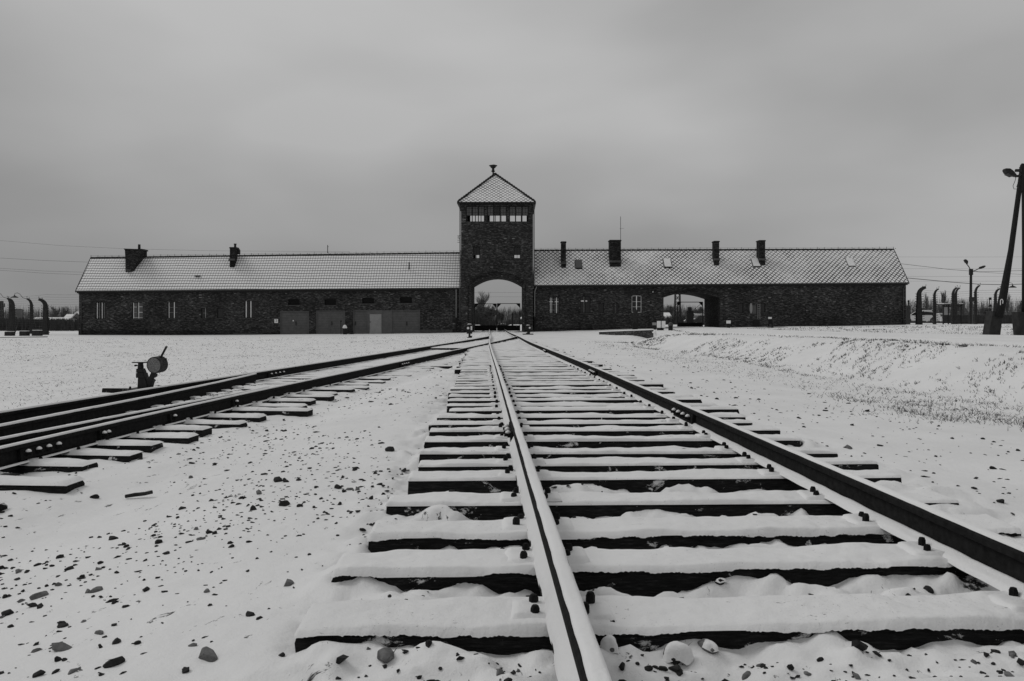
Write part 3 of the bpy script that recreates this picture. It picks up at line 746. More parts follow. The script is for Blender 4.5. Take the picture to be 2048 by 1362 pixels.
# ---- left wing
LW = empty('brick_wing', (WX(540), YF, WZ(670)), 0, 'long brick wing left of the tower with four grey garage doors', 'building')
LWo = Vector(LW.location)
def bp(mb, name, m, parent=None, **k):        # build in world coordinates under a parent at LW-like location
    o = mb.build(name, m, parent, **k)
    return o
xl0, xl1 = WX(158), WX(925); D = 5.4
ops = [opn(191, 212, 606, 638, .09), opn(264, 286, 606, 638, .09), opn(335, 357, 605, 637, .09), opn(402, 413, 616, 637), opn(434, 446, 616, 636), opn(489, 510, 603, 636, .09),
       opn(576, 599, 599, 610, .09), opn(649, 672, 599, 610, .09), opn(724, 748, 597, 607, .09), opn(800, 824, 595, 606, .09),
       (WX(560), WX(618), -1.3, WZ(622), 0), (WX(632), WX(690), -1.3, WZ(621), 0), (WX(706), WX(840), -1.3, WZ(620), 0)]
mb = MB(); wall_cells(mb, xl0, xl1, YF, .4, -1.5, WZ(585), WZ(579), ops); 
mb.box(xl0, xl0+.4, YF+.4, YF+D-.4, -1.5, WZ(585)-.03); mb.box(xl0, xl1, YF+D-.4, YF+D, -1.5, WZ(585)-.02)
# gable
for xg in (xl0,):
    zE, zR = WZ(585), WZ(516, 78.7) - .1
    mb.hexa([(xg, YF+.12, zE-.03), (xg+.4, YF+.12, zE-.03), (xg+.4, YF+D-.12, zE-.03), (xg, YF+D-.12, zE-.03), (xg, YF+D/2-.02, zR-.1), (xg+.4, YF+D/2-.02, zR-.1), (xg+.4, YF+D/2+.02, zR-.1), (xg, YF+D/2+.02, zR-.1)])
def shift_children(root):
    inv = -Vector(root.location)
    for c in root.children:
        c.location = Vector(c.location) + inv
wl_ = mb.build('wall', M_brick, LW)
def roof(parent, exl, exr, pyel, pyer, rxl, rxr, pyrl, pyrr, Yr, m, th=.12, over=.32):
    Ye = YF - over
    A = P(exl, pyel, Ye); B = P(exr, pyer, Ye); C_ = P(rxr, pyrr, Yr); D_ = P(rxl, pyrl, Yr)
    mb = MB(); dn = Vector((0, 0, -th))
    Yb = 2*Yr - Ye
    A2 = Vector((A.x, Yb, A.z)); B2 = Vector((B.x, Yb, B.z))
    mb.hexa([A+dn, B+dn, C_+dn, D_+dn, A, B, C_, D_])
    mb.hexa([D_+dn+Vector((0,.002,0)), C_+dn+Vector((0,.002,0)), B2+dn, A2+dn, D_+Vector((0,.002,0)), C_+Vector((0,.002,0)), B2, A2])
    r = mb.build('roof', m, parent)
    # ridge tiles with little snow and the lightning-wire brackets
    k = MB(); n = 70
    for i in range(n):
        a = D_.lerp(C_, i/n); b = D_.lerp(C_, (i+1)/n - .0008)
        k.hexa([a+Vector((0,-.13,-.10)), b+Vector((0,-.13,-.10)), b+Vector((0,.13,-.10)), a+Vector((0,.13,-.10)), a+Vector((0,-.05,.05)), b+Vector((0,-.05,.035)), b+Vector((0,.05,.035)), a+Vector((0,.05,.05))])
    k.build('ridge_tiles', M_tile, r)
    k = MB()
    L = (C_-D_).length; n = int(L/.68)
    for i in range(n+1):
        a = D_.lerp(C_, i/n); h = random.uniform(.14, .24)
        k.box(a.x-.014, a.x+.014, a.y-.014, a.y+.014, a.z, a.z+h)
        if random.random() < .5: k.box(a.x+.17, a.x+.22, a.y-.02, a.y+.02, a.z+.02, a.z+.09)
    k.tube([D_+Vector((0,0,.17)), D_.lerp(C_,.25)+Vector((0,0,.15)), D_.lerp(C_,.5)+Vector((0,0,.17)), D_.lerp(C_,.75)+Vector((0,0,.15)), C_+Vector((0,0,.17))], .007, 4)
    k.build('lightning_wire', M_dark, r)
    # verge boards
    for (p, q) in ((A, D_), (B, C_)):
        s_ = -1 if p is A else 1
        v = MB(); v.hexa([p+Vector((s_*.004,-.02,-.2)), p+Vector((s_*.05,-.02,-.2)), q+Vector((s_*.05,0,-.16)), q+Vector((s_*.004,0,-.16)), p+Vector((s_*.004,-.02,.035)), p+Vector((s_*.05,-.02,.035)), q+Vector((s_*.05,0,.04)), q+Vector((s_*.004,0,.04))])
        if p is A or Yr > 79: v.build('verge_board', M_tile, r)
    gut = MB(); gut.tube([A+Vector((-.03,-.07,-.075)), B+Vector((.03,-.07,-.075))], .065, 8); gut.build('gutter', M_gutter, r, smooth=True)
    fb = MB(); fb.hexa([A+Vector((.05,.02,-.26)), B+Vector((-.05,.02,-.26)), B+Vector((-.05,.06,-.26)), A+Vector((.05,.06,-.26)), A+Vector((.05,.02,-th-.003)), B+Vector((-.05,.02,-th-.003)), B+Vector((-.05,.06,-th-.003)), A+Vector((.05,.06,-th-.003))])
    fb.build('fascia', M_tile, r)
    return r, A, B, C_, D_
rL, A_, B_, C__, D__ = roof(LW, 152, 921.5, 581, 575, 182, 921.5, 515, 505, 78.7, M_pan)
wv = M_white
window(LW, 191, 212, 606, 638, vb=[(193.6, .06, M_frame), (203.4, .055, M_frame), (198, .02, fm), (208, .02, fm)], hb=[(616, 194, 209, .02, M_framed), (627, 194, 209, .02, M_framed)])
window(LW, 264, 286, 606, 638, glass=M_glassl, vb=[(266.4, .05, wv), (276.6, .05, wv)], hb=[(614, 266, 272.5, .03, wv), (613.5, 277, 284, .03, wv), (625, 266, 272.5, .03, fm), (624.5, 277, 284, .04, wv), (635.6, 266, 284, .03, wv)], label='window with pale curtains')
window(LW, 335, 357, 605, 637, vb=[(337.3, .05, M_frame), (347.8, .06, wv)], hb=[(615, 338, 355, .015, fm), (625, 338, 355, .015, fm)])
window(LW, 402, 413, 616, 637, rise=0, vb=[(410.5, .02, M_frame)], hb=[(626, 406, 412.3, .02, fm)], mull=False)
window(LW, 434, 446, 616, 636, rise=0, mull=False)
window(LW, 489, 510, 603, 636, vb=[(491.8, .075, wv), (501.2, .07, wv)], label='window with two bright slits')
for a, b, t_, bt in ((576, 599, 599, 610), (649, 672, 599, 610), (724, 748, 597, 607), (800, 824, 595, 606)):
    x0, x1, z0, z1 = WX(a), WX(b), WZ(bt), WZ(t_)
    mb = MB(); mb.box(x0, x1, YF+.2, YF+.24, z0, z1+.09)
    for i in range(5):
        z = z0 + .05 + i*.1; mb.hexa([(x0, YF+.13, z-.03), (x1, YF+.13, z-.03), (x1, YF+.2, z), (x0, YF+.2, z), (x0, YF+.13, z-.015), (x1, YF+.13, z-.015), (x1, YF+.2, z+.015), (x0, YF+.2, z+.015)])
    mb.build('vent', M_framed, LW)
    sl_ = MB(); sl_.box(x0-.05, x1+.05, YF-.05, YF-.003, z0-.09, z0-.01); sl_.build('vent_sill', M_concl, LW)
def plank_door(parent, px0, px1, pyt, leaves, m, label=None, pyb=671):
    x0, x1, z0, z1 = WX(px0), WX(px1), -.75, WZ(pyt)
    fr_ = MB(); fr_.box(x0, x0+.09, YF+.06, YF+.2, z0, z1); fr_.box(x1-.09, x1, YF+.06, YF+.2, z0, z1); fr_.box(x0+.09, x1-.09, YF+.06, YF+.2, z1-.1, z1)
    dr = fr_.build('garage_door', m, parent)
    if label: dr['label'] = label
    w = (x1-x0-.18)/leaves
    for i in range(leaves):
        a = x0+.09+i*w+.008; b = a+w-.016; lf = MB()
        for q in range(15):
            za = z0+.03+q*(z1-z0-.14)/15; zb_ = za+(z1-z0-.14)/15-.012
            lf.box(a, b, YF+.14+random.uniform(0, .006), YF+.17, za, zb_)
        lf.box(a, a+.07, YF+.12, YF+.139, z0+.03, z1-.11); lf.box(b-.07, b, YF+.12, YF+.139, z0+.03, z1-.11)
        lo = lf.build('leaf', m, dr)
        if i == leaves-1:
            h = MB(); h.tube([(a+.1, YF+.1, .45), (a+.1, YF+.06, .5), (a+.1, YF+.06, .62), (a+.1, YF+.1, .67)], .018, 6); h.box(a+.06, a+.14, YF+.1, YF+.119, .36, .74); h.build('handle', M_dark, dr)
    bk = MB(); bk.box(x0+.01, x1-.01, YF+.175, YF+.21, z0, z1-.01); bk.build('backing', M_framed, dr)
    return dr
plank_door(LW, 560, 618, 622, 2, M_door); plank_door(LW, 632, 690, 621, 2, M_door)
plank_door(LW, 706, 737, 620, 1, M_door, 'single plank leaf beside the pale door'); plank_door(LW, 782, 840, 620, 2, M_door)
mb = MB(); x0, x1 = WX(737), WX(765); z1 = WZ(620)
mb.box(x0, x1, YF+.05, YF+.2, WZ(627.5), z1); mb.box(x0, x0+.07, YF+.05, YF+.2, -.75, WZ(627.5)); mb.box(x1-.1, x1, YF+.05, YF+.2, -.75, WZ(627.5))
pd = mb.build('door', M_door, LW); pd['label'] = 'pale grey single door'
mb = MB(); mb.box(x0+.075, x1-.105, YF+.1, YF+.15, -.75, WZ(627.5)-.01); dl = mb.build('leaf', M_doorl, pd, bevel=.01)
mb = MB(); mb.box(x0+.12, x0+.16, YF+.05, YF+.099, .62, .74); mb.tube([(x0+.14, YF+.05, .7), (x0+.28, YF+.05, .7)], .012, 6); mb.build('handle', M_dark, pd)
mb = MB(); mb.box(WX(765), WX(782), YF+.08, YF+.2, -.75, z1); mb.box(WX(769), WX(777), YF+.06, YF+.079, WZ(650), WZ(627)); mb.build('side_panel', M_door, LW)
mb = MB(); mb.box(WX(840)+.02, WX(905), YF-.05, YF-.003, -1.2, WZ(659)); mb.build('plinth', M_concl, LW)
mb = MB(); mb.box(xl0-.02, WX(470), YF-.06, YF-.003, -1.4, WZ(661.5)); mb.box(WX(470)+.01, WX(559), YF-.06, YF-.003, -1.4, WZ(666)); mb.build('plinth', M_brickd, LW)['label'] = 'dark sooty plinth'
mb = MB(); mb.box(WX(467), WX(525), YF-.1, YF-.061, WZ(667)-.04, WZ(666)); mb.build('ledge', M_concl, LW)
def chimney(parent, px0, px1, pyt, pyb, Y0, Y1, cap=True, m=None, pot=None, label=None):
    x0, x1 = WX(px0, Y0), WX(px1, Y0); zt, zb_ = WZ(pyt, Y0), WZ(pyb, Y0)
    mb = MB(); mb.box(x0, x1, Y0, Y1, zb_-1.2, zt-.1)
    c = mb.build('chimney', m or M_brickd, parent)
    if label: c['label'] = label
    if cap:
        mb = MB(); mb.box(x0-.05, x1+.05, Y0-.05, Y1+.05, zt-.098, zt-.02); mb.box(x0-.01, x1+.01, Y0-.01, Y1+.01, zt-.018, zt+.02); mb.build('cap', M_tile, c)
    mb = MB(); mb.hexa([(x0-.04, Y0-.24, zb_-.12), (x1+.04, Y0-.24, zb_-.12), (x1+.04, Y0-.005, zb_-.12), (x0-.04, Y0-.005, zb_-.12), (x0-.04, Y0-.24, zb_-.06), (x1+.04, Y0-.24, zb_-.06), (x1+.04, Y0-.005, zb_+.1), (x0-.04, Y0-.005, zb_+.1)])
    mb.build('flashing', M_concl, c)
    if pot:
        for px, pt, rr in pot:
            q = MB(); x = WX(px, Y0); q.lathe((x, (Y0+Y1)/2, zt-.02), [(rr, 0), (rr*.9, (WZ(pt, Y0)-zt)*.8), (rr*1.15, (WZ(pt, Y0)-zt)*.82), (rr*1.1, WZ(pt, Y0)-zt+.02)], 10); q.build('chimney_pot', M_dark, c)
    return c
# leaning, widening stack of the left wing
Yc = 77.3
mb = MB()
def lean(mb, y0, y1, pts):                     # pts: px,py ccw from lower left
    mb.poly_prism([(WX(a, y0), WZ(b, y0)) for a, b in pts], y0, y1)
lean(mb, Yc, Yc+1.1, [(251, 544), (266, 544), (276, 515), (278.5, 500), (249.5, 499.5), (250.5, 515)])
lc = mb.build('chimney', M_brickd, LW); lc['label'] = 'wide brick stack flaring out over the ridge'
mb = MB(); lean(mb, Yc+1.15, Yc+1.8, [(276, 516), (288, 516), (288, 502), (276, 502)]); mb.build('rear_flue', M_brickd, lc)
mb = MB(); lean(mb, Yc-.04, Yc+1.14, [(248.3, 499.3), (279, 499.9), (279.3, 498), (247, 497)]); mb.build('cap', M_tile, lc)
mb = MB(); lean(mb, Yc+1.1, Yc+1.85, [(275.5, 501.8), (289.5, 501.8), (289.5, 499), (283, 497.5), (275.5, 498)]); mb.build('cap', M_tile, lc)
mb = MB(); mb.lathe((WX(278.5, Yc+1.3), Yc+1.3, WZ(499, Yc+1.3)), [(.13, 0), (.12, .40), (.12, .5)], 10); mb.build('chimney_pot', M_dark, lc)
mb = MB(); lean(mb, Yc-.3, Yc-.01, [(251, 541.5), (259.5, 542.5), (259.5, 538.5), (251, 537.5)]); mb.build('flashing', M_concl, lc)
chimney(LW, 459.5, 469.5, 494.5, 519, 77.6, 78.4, pot=[(467.5, 486.5, .12)])
mb = MB(); lean(mb, 78.42, 78.95, [(468, 508), (477, 508), (477.3, 500), (474, 494.5), (468, 494)]); mb.build('rear_flue', M_brickd, LW)
mb = MB(); mb.tube([P(655.3, 506, 78.7), P(655.3, 490, 78.7)], .035, 6); mb.tube([P(655.3, 493.5, 78.7), P(657.5, 493.5, 78.7)], .02, 6); mb.build('mast', M_dark, LW)
mb = MB(); mb.tube([P(818.3, 538.5, 77.1), P(818.3, 524.5, 77.1)], .06, 8); mb.build('vent_pipe', M_dark, LW)
mb = MB(); p = P(397, 551.5, 76.95); mb.box(p.x-.25, p.x+.25, p.y-.3, p.y+.2, p.z-.08, p.z+.03); mb.build('roof_vent', M_dark, LW)
def downpipe(parent, px, pyt, pyb, Y, dark=None, side=1, rr=.045, m=None):
    x = WX(px, Y); zt = WZ(pyt, Y); zb_ = WZ(pyb, Y)
    mb = MB(); mb.tube([(x+side*.28, Y-.30, zt+.02), (x+side*.28, Y-.30, zt-.15), (x+side*.05, Y-.12, zt-.42), (x, Y-.1, zt-.6), (x, Y-.1, zb_)], rr, 8)
    d = mb.build('downpipe', m or M_doorl, parent, smooth=True)
    if dark:
        mb = MB(); mb.tube([(x, Y-.1, zb_+.02), (x, Y-.1, WZ(dark, Y)-.3)], rr*1.7, 8); mb.box(x-.1, x+.1, Y-.2, Y-.03, WZ(dark, Y)-.2, WZ(dark, Y)+.12); mb.build('pipe_foot', M_dark, d)
downpipe(LW, 912.5, 578, 636, YF, 668, 0); downpipe(LW, 163.5, 583, 648, YF, 670, -.6, m=M_concl)
mb = MB(); mb.box(WX(549), WX(556), YF-.03, YF-.004, WZ(646), WZ(638)); sg = mb.build('number_plate', M_white, LW)
def text(body, size, loc, parent, m, rot=(R(90), 0, 0), name='numeral', ext=.003):
    cu = bpy.data.curves.new(name, 'FONT'); cu.body = body; cu.size = size; cu.extrude = ext; cu.align_x = 'CENTER'; cu.align_y = 'CENTER'
    o = bpy.data.objects.new(name, cu); COL.objects.link(o)
    bpy.context.view_layer.update()
    me = bpy.data.meshes.new_from_object(o.evaluated_get(bpy.context.evaluated_depsgraph_get())); me.materials.clear(); me.materials.append(m)
    bpy.data.objects.remove(o)
    o = bpy.data.objects.new(name, me); COL.objects.link(o); o.location = loc; o.rotation_euler = rot; o.parent = parent
    return o
text('2', .36, (WX(552.7), YF-.036, WZ(641.8)), sg, M_text)
mb = MB(); mb.lathe((WX(812), YF-.08, WZ(613.5)), [(.03, -.08), (.07, -.04), (.07, .04), (.03, .08)], 10); mb.tube([(WX(812), YF-.08, WZ(613.5)+.07), (WX(812), YF-.002, WZ(613.5)+.1)], .02, 6); mb.build('wall_lamp', M_concl, LW, smooth=True)
mb = MB(); mb.lathe((WX(586.5), YF-.01, WZ(641.5)), [(.0, -.01), (.06, -.01), (.06, .01), (0, .01)], 10, M=Matrix.Rotation(R(90), 3, 'X')); mb.build('round_sign', M_white, LW)
shift_children(LW)

# ---- tower
YT = 75.5; TX0, TX1 = WX(922, YT), WX(1066, YT); TW = TX1 - TX0; TC = (TX0+TX1)/2; TD = 6.9
TO = empty('gate_tower', (TC, YT, WZ(665, YT)), 0, 'tall square brick watchtower with a pyramid roof over the rail arch', 'tower')
gx0, gx1 = -3.86, 1.00                        # archway, shared by front and rear walls
gs, gc = 4.22, .82
wz0, wz1 = WZ(443.5, YT), WZ(412, YT)
bands = [(932, 969), (974.5, 1013), (1018.5, 1057)]
wops = [(WX(a, YT), WX(b, YT), wz0, wz1, 0) for a, b in bands]
sops = [(WX(946.5, YT), WX(959.5, YT), WZ(517, YT), WZ(493, YT), 0), (WX(1027.5, YT), WX(1041, YT), WZ(517, YT), WZ(493, YT), 0)]
mb = MB(); tt = WZ(407.5, YT)
arch = (gx0, gx1, -3, gs, gc)
wall_cells(mb, TX0, TX1, YT, .5, -1.5, tt, tt, [arch] + wops + sops)
rsops = [(a-.05, b+.05, z0, z1, 0) for a, b, z0, z1, _ in sops]
wall_cells(mb, TX0, TX1, YT+TD-.5, .5, -1.5, tt, tt, [arch] + wops + rsops)
mb.box(TX0, TX0+.5, YT+.5, YT+TD-.5, -1.5, wz0); mb.box(TX1-.5, TX1, YT+.5, YT+TD-.5, -1.5, wz0)
for X_ in (TX0, TX1-.3):
    for yy in (YT+.5, YT+2.35, YT+4.25, YT+TD-.8): mb.box(X_, X_+.3, yy, yy+.3, wz0, tt)
mb.build('wall', M_brick, TO)
mb = MB()                                     # passage walls and vault
n = 10
hd = lambda x: gs + gc*(1-(((x-gx0)/(gx1-gx0))*2-1)**2)
for i in range(n):
    a = gx0+(gx1-gx0)*i/n; b = gx0+(gx1-gx0)*(i+1)/n
    mb.hexa([(a, YT+.5, hd(a)+.01), (b, YT+.5, hd(b)+.01), (b, YT+TD-.5, hd(b)+.01), (a, YT+TD-.5, hd(a)+.01), (a, YT+.5, 5.6), (b, YT+.5, 5.6), (b, YT+TD-.5, 5.6), (a, YT+TD-.5, 5.6)])
mb.box(gx0-.3, gx0-.01, YT+.5, YT+TD-.5, -1.5, 5.6); mb.box(gx1+.01, gx1+.3, YT+.5, YT+TD-.5, -1.5, 5.6)
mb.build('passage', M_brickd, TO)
mb = MB(); mb.box(TX0+.5, TX1-.5, YT+.5, YT+TD-.5, wz0-.35, wz0-.15); mb.build('watch_floor', M_framed, TO)
mb = MB()                                     # brick ring over the arch, proud of the wall
n = 14
for i in range(n):
    x0e, x1e = gx0-.12, gx1+.12
    f_ = lambda t, o: Vector((x0e+(x1e-x0e)*t, 0, gs-.05+o+(gc+.04)*(1-(2*t-1)**2)))
    a = f_(i/n, .06); b = f_((i+1)/n-.004, .06); c = f_((i+1)/n-.004, .42); d = f_(i/n, .42)
    mb.hexa([(a.x, YT-.035, a.z), (b.x, YT-.035, b.z), (b.x, YT-.002, b.z), (a.x, YT-.002, a.z), (d.x, YT-.035, d.z), (c.x, YT-.035, c.z), (c.x, YT-.002, c.z), (d.x, YT-.002, d.z)])
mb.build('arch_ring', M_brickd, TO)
mb = MB(); mb.box(gx0-.33, gx0-.22, YT-.03, YT-.003, -1.2, 4.1); mb.box(gx1+.22, gx1+.33, YT-.03, YT-.003, -1.2, 4.1); mb.build('arch_jamb', M_brickd, TO)
# observation windows: frames, dark blinds above, clear strip below
def obs(y, front):
    for bi, (a, b) in enumerate(bands):
        x0, x1 = WX(a, YT), WX(b, YT)
        mb = MB(); mb.box(x0, x0+.06, y, y+.06, wz0, wz1); mb.box(x1-.06, x1, y, y+.06, wz0, wz1); mb.box(x0+.06, x1-.06, y, y+.06, wz1-.06, wz1); mb.box(x0+.06, x1-.06, y, y+.06, wz0, wz0+.05)
        for k_ in (1/3, 2/3): xm = x0+(x1-x0)*k_; mb.box(xm-.04, xm+.04, y-.006, y+.055, wz0+.05, wz1-.06)
        w = mb.build('window', M_framed, TO)
        if front:
            s_ = MB(); s_.box(x0, x1, y-.14, y-.02, wz0-.05, wz0-.005); s_.build('sill', M_concl, w)
            for k_ in range(3):
                xa = x0+.07+(x1-x0)*k_/3; xb = x0+(x1-x0)*(k_+1)/3-.07
                bl = MB(); bl.box(xa, xb, y+.02, y+.03, wz0+.62, wz1-.07); bl.build('blind', M_glassl if not (bi == 1 and k_ == 1) else M_glass, w)
                br_ = MB(); br_.box(xa, xb, y+.003, y+.018, wz0+.86, wz0+.88); br_.box(xa, xb, y+.003, y+.018, wz1-.22, wz1-.20); br_.box((xa+xb)/2-.01, (xa+xb)/2+.01, y+.004, y+.017, wz0+.62, wz1-.07); br_.build('glazing_bar', M_framed, w)
obs(YT+.12, True); obs(YT+TD-.3, False)
for a, b, z0, z1, _ in sops:
    mb = MB(); y = YT+.2; mb.box(a, a+.06, y, y+.05, z0, z1); mb.box(b-.06, b, y, y+.05, z0, z1); mb.box(a+.06, b-.06, y, y+.05, z0, z0+.06); mb.box(a+.06, b-.06, y, y+.05, z1-.06, z1); mb.box((a+b)/2-.018, (a+b)/2+.018, y-.004, y+.045, z0+.06, z1-.06)
    w = mb.build('window', M_framed, TO)
    s_ = MB(); s_.box(a+.06, b-.06, y+.02, y+.03, z0+.34, z1-.06); s_.build('blind', M_glass, w)
    s_ = MB(); s_.box(a-.08, b+.08, YT-.05, YT-.003, z1+.02, z1+.14); s_.build('lintel', M_brickd, TO)
# roof
ex = .42; ez = WZ(404, YT-.4)
E = [Vector((WX(915.5, YT-.4), YT-.4, ez)), Vector((WX(1070.5, YT-.4), YT-.4, ez)), Vector((WX(1070.5, YT-.4), YT+TD+.4, ez)), Vector((WX(915.5, YT-.4), YT+TD+.4, ez))]
ap = P(990.5, 348.5, YT+TD/2)
mb = MB(); nb = len(mb.v); mb.v += [e.copy() for e in E] + [ap, E[0]-Vector((0,0,.1)), E[1]-Vector((0,0,.1)), E[2]-Vector((0,0,.1)), E[3]-Vector((0,0,.1))]
mb.f += [(0,1,4), (1,2,4), (2,3,4), (3,0,4), (8,7,6,5), (5,6,1,0), (6,7,2,1), (7,8,3,2), (8,5,0,3)]
tr_ = mb.build('roof', M_dia, TO)
mb = MB()
for i in range(4):
    a = E[i]; n = 17
    for k_ in range(n):
        p0 = a.lerp(ap, k_/n); p1 = a.lerp(ap, (k_+.93)/n); mb.tube([p0+Vector((0,0,.02)), p1+Vector((0,0,.09))], [.085, .10], 6)
mb.build('hip_tiles', M_tile, tr_)
mb = MB()
for i in range(4):
    a = E[i]; b = E[(i+1) % 4]; mb.bar(a+Vector((0,0,-.06)), b+Vector((0,0,-.06)), .14, .14)
mb.build('gutter', M_dark, tr_)
mb = MB(); x_, y_ = TX0-.12, YT-.1
mb.box(TX0-.2, TX1+.2, YT-.2, YT+TD+.2, WZ(408.5, YT)-.04, ez-.13); mb.build('soffit', M_tile, tr_)
fb = P(986.3, 352.5, YT+TD/2-.1)
pz = lambda py: WZ(py, YT+TD/2-.1) - fb.z
mb = MB(); mb.lathe(fb, [(.075, -.3), (.075, pz(344.5)), (.16, pz(343.5)), (.20, pz(342)), (.13, pz(341)), (.12, pz(337)), (.26, pz(335)), (.28, pz(333.5)), (.40, pz(331.8)), (.42, pz(331)), (.05, pz(329.5))], 14)
si = mb.build('siren', M_dark, TO, smooth=False)
mb = MB(); mb.lathe(fb, [(.24, pz(330.9)), (.2, pz(328.8)), (.08, pz(328)), (.01, pz(327.8))], 14); mb.build('snow_cap', M_snow, si, smooth=True)
mb = MB(); mb.tube([(TX0-.12, YT+.1, ez-.1), (TX0-.10, YT+.1, ez-.5), (TX0-.10, YT+.1, WZ(640, YT)), ], .05, 8); mb.tube([(E[0].x+.1, YT-.3, ez-.1), (TX0-.10, YT+.05, ez-.7), (TX0-.1, YT+.1, ez-.75)], .045, 8); mb.build('downpipe', M_door, TO, smooth=True)
mb = MB(); mb.tube([(TX1+.10, YT+.1, ez-.5), (TX1+.10, YT+.1, WZ(570, YT))], .05, 8); mb.tube([(E[1].x-.1, YT-.3, ez-.1), (TX1+.10, YT+.05, ez-.7), (TX1+.1, YT+.1, ez-.75)], .045, 8); mb.build('downpipe', M_door, TO, smooth=True)
mb = MB(); q = P(918.5, 478, YT); mb.tube([q, q+Vector((-.12,0,.22)), q+Vector((.02,0,.32)), q+Vector((.14,0,.34))], .02, 6)
for dz in (-.3, -.1, .1, .3): mb.box(q.x-.18, q.x+.12, q.y+.05, q.y+.09, q.z+dz-.02, q.z+dz+.02)
mb.build('wire_bracket', M_dark, TO)
shift_children(TO)

# ---- right wing
RW = empty('brick_wing', (WX(1440), YF, WZ(660)), 0, 'long brick wing right of the tower with skylights and a side gateway', 'building')
xr0, xr1 = WX(1067), WX(1812); DR = 6.2
SG = (14.40, 19.76, -3, 3.0, .50)
ops = [opn(1097, 1119, 596, 627, .09), opn(1160, 1181, 594, 626, .09), opn(1197, 1208, 606, 626), opn(1226, 1237, 606, 627), opn(1263.5, 1283, 592, 625, .05),
       SG, opn(1477, 1487, 606, 626), opn(1504, 1515, 609, 629), opn(1522, 1531, 606, 625)]
mb = MB(); wall_cells(mb, xr0, xr1, YF, .4, -1.5, WZ(573), WZ(567.5), ops)
wall_cells(mb, xr0, xr1, YF+DR-.4, .4, -1.5, WZ(573), WZ(567.5), [SG])
mb.box(xr1-.4, xr1, YF+.4, YF+DR-.4, -1.5, WZ(569))
zE, zR = WZ(570), WZ(498, 79.1)-.12
mb.hexa([(xr1-.4, YF+.12, zE-.03), (xr1, YF+.12, zE-.03), (xr1, YF+DR-.12, zE-.03), (xr1-.4, YF+DR-.12, zE-.03), (xr1-.4, YF+DR/2-.02, zR-.1), (xr1, YF+DR/2-.02, zR-.1), (xr1, YF+DR/2+.02, zR-.1), (xr1-.4, YF+DR/2+.02, zR-.1)])
mb.build('wall', M_brick, RW)
mb = MB(); n = 10
hd = lambda x: SG[3]+SG[4]*(1-(((x-SG[0])/(SG[1]-SG[0]))*2-1)**2)
for i in range(n):
    a = SG[0]+(SG[1]-SG[0])*i/n; b = SG[0]+(SG[1]-SG[0])*(i+1)/n
    mb.hexa([(a, YF+.4, hd(a)+.01), (b, YF+.4, hd(b)+.01), (b, YF+DR-.4, hd(b)+.01), (a, YF+DR-.4, hd(a)+.01), (a, YF+.4, 3.9), (b, YF+.4, 3.9), (b, YF+DR-.4, 3.9), (a, YF+DR-.4, 3.9)])
mb.box(SG[0]-.3, SG[0]-.01, YF+.4, YF+DR-.4, -1.5, 3.9); mb.box(SG[1]+.01, SG[1]+.3, YF+.4, YF+DR-.4, -1.5, 3.9)
mb.build('passage', M_brickd, RW)
mb = MB(); n = 14
for i in range(n):
    f_ = lambda t, o: Vector((SG[0]-.1+(SG[1]-SG[0]+.2)*t, 0, SG[3]-.04+o+(SG[4]+.03)*(1-(2*t-1)**2)))
    a = f_(i/n, .06); b = f_((i+1)/n-.004, .06); c = f_((i+1)/n-.004, .36); d = f_(i/n, .36)
    mb.hexa([(a.x, YF-.03, a.z), (b.x, YF-.03, b.z), (b.x, YF-.002, b.z), (a.x, YF-.002, a.z), (d.x, YF-.03, d.z), (c.x, YF-.03, c.z), (c.x, YF-.002, c.z), (d.x, YF-.002, d.z)])
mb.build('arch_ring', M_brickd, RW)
roof(RW, 1068.5, 1817, 570, 564.5, 1068.5, 1787, 500, 498, 79.1, M_dia)
window(RW, 1097, 1119, 596, 627, vb=[(1102, .06, wv), (1113, .06, wv), (1099, .015, fm), (1105, .015, fm), (1110, .015, fm), (1116, .015, fm)], hb=[(603.5, 1098.5, 1106, .055, wv), (603.5, 1109.5, 1117, .055, wv), (598.5, 1098.5, 1117, .015, fm), (609, 1098.5, 1117, .02, fm), (620, 1098.5, 1117, .02, fm)])
window(RW, 1160, 1181, 594, 626, vb=[(1168, .02, fm)], hb=[(602, 1162, 1168, .11, wv), (602, 1171, 1174.5, .11, wv)], mull=True)
window(RW, 1197, 1208, 606, 626, rise=0, mull=False); window(RW, 1226, 1237, 606, 627, rise=0, mull=False, vb=[(1231, .012, fm)])
window(RW, 1263.5, 1283, 592, 625, rise=.05, frame=wv, vb=[(1273.3, .07, wv)], hb=[(603.3, 1265, 1282, .025, wv), (613.5, 1265, 1282, .025, wv)], label='white-framed window behind the leaning post')
window(RW, 1477, 1487, 606, 626, rise=0, mull=False); window(RW, 1504, 1515, 609, 629, rise=0, mull=False, glass=M_glassl); window(RW, 1522, 1531, 606, 625, rise=0, mull=False)
chimney(RW, 1122.5, 1132, 483, 525.5, 77.3, 78.0); big = chimney(RW, 1219.5, 1242, 480, 522.5, 77.4, 78.4, label='widest square chimney with a thin aerial')
mb = MB(); mb.tube([P(1241.2, 482, 77.5), P(1241.2, 433, 77.5)], .022, 6); mb.tube([P(1239, 457.5, 77.5), P(1248, 456.5, 77.5)], .01, 4); mb.build('aerial', M_dark, big)
chimney(RW, 1428.5, 1438.5, 482, 518.5, 77.5, 78.3); chimney(RW, 1518.5, 1530.5, 480.5, 518.5, 77.5, 78.4)
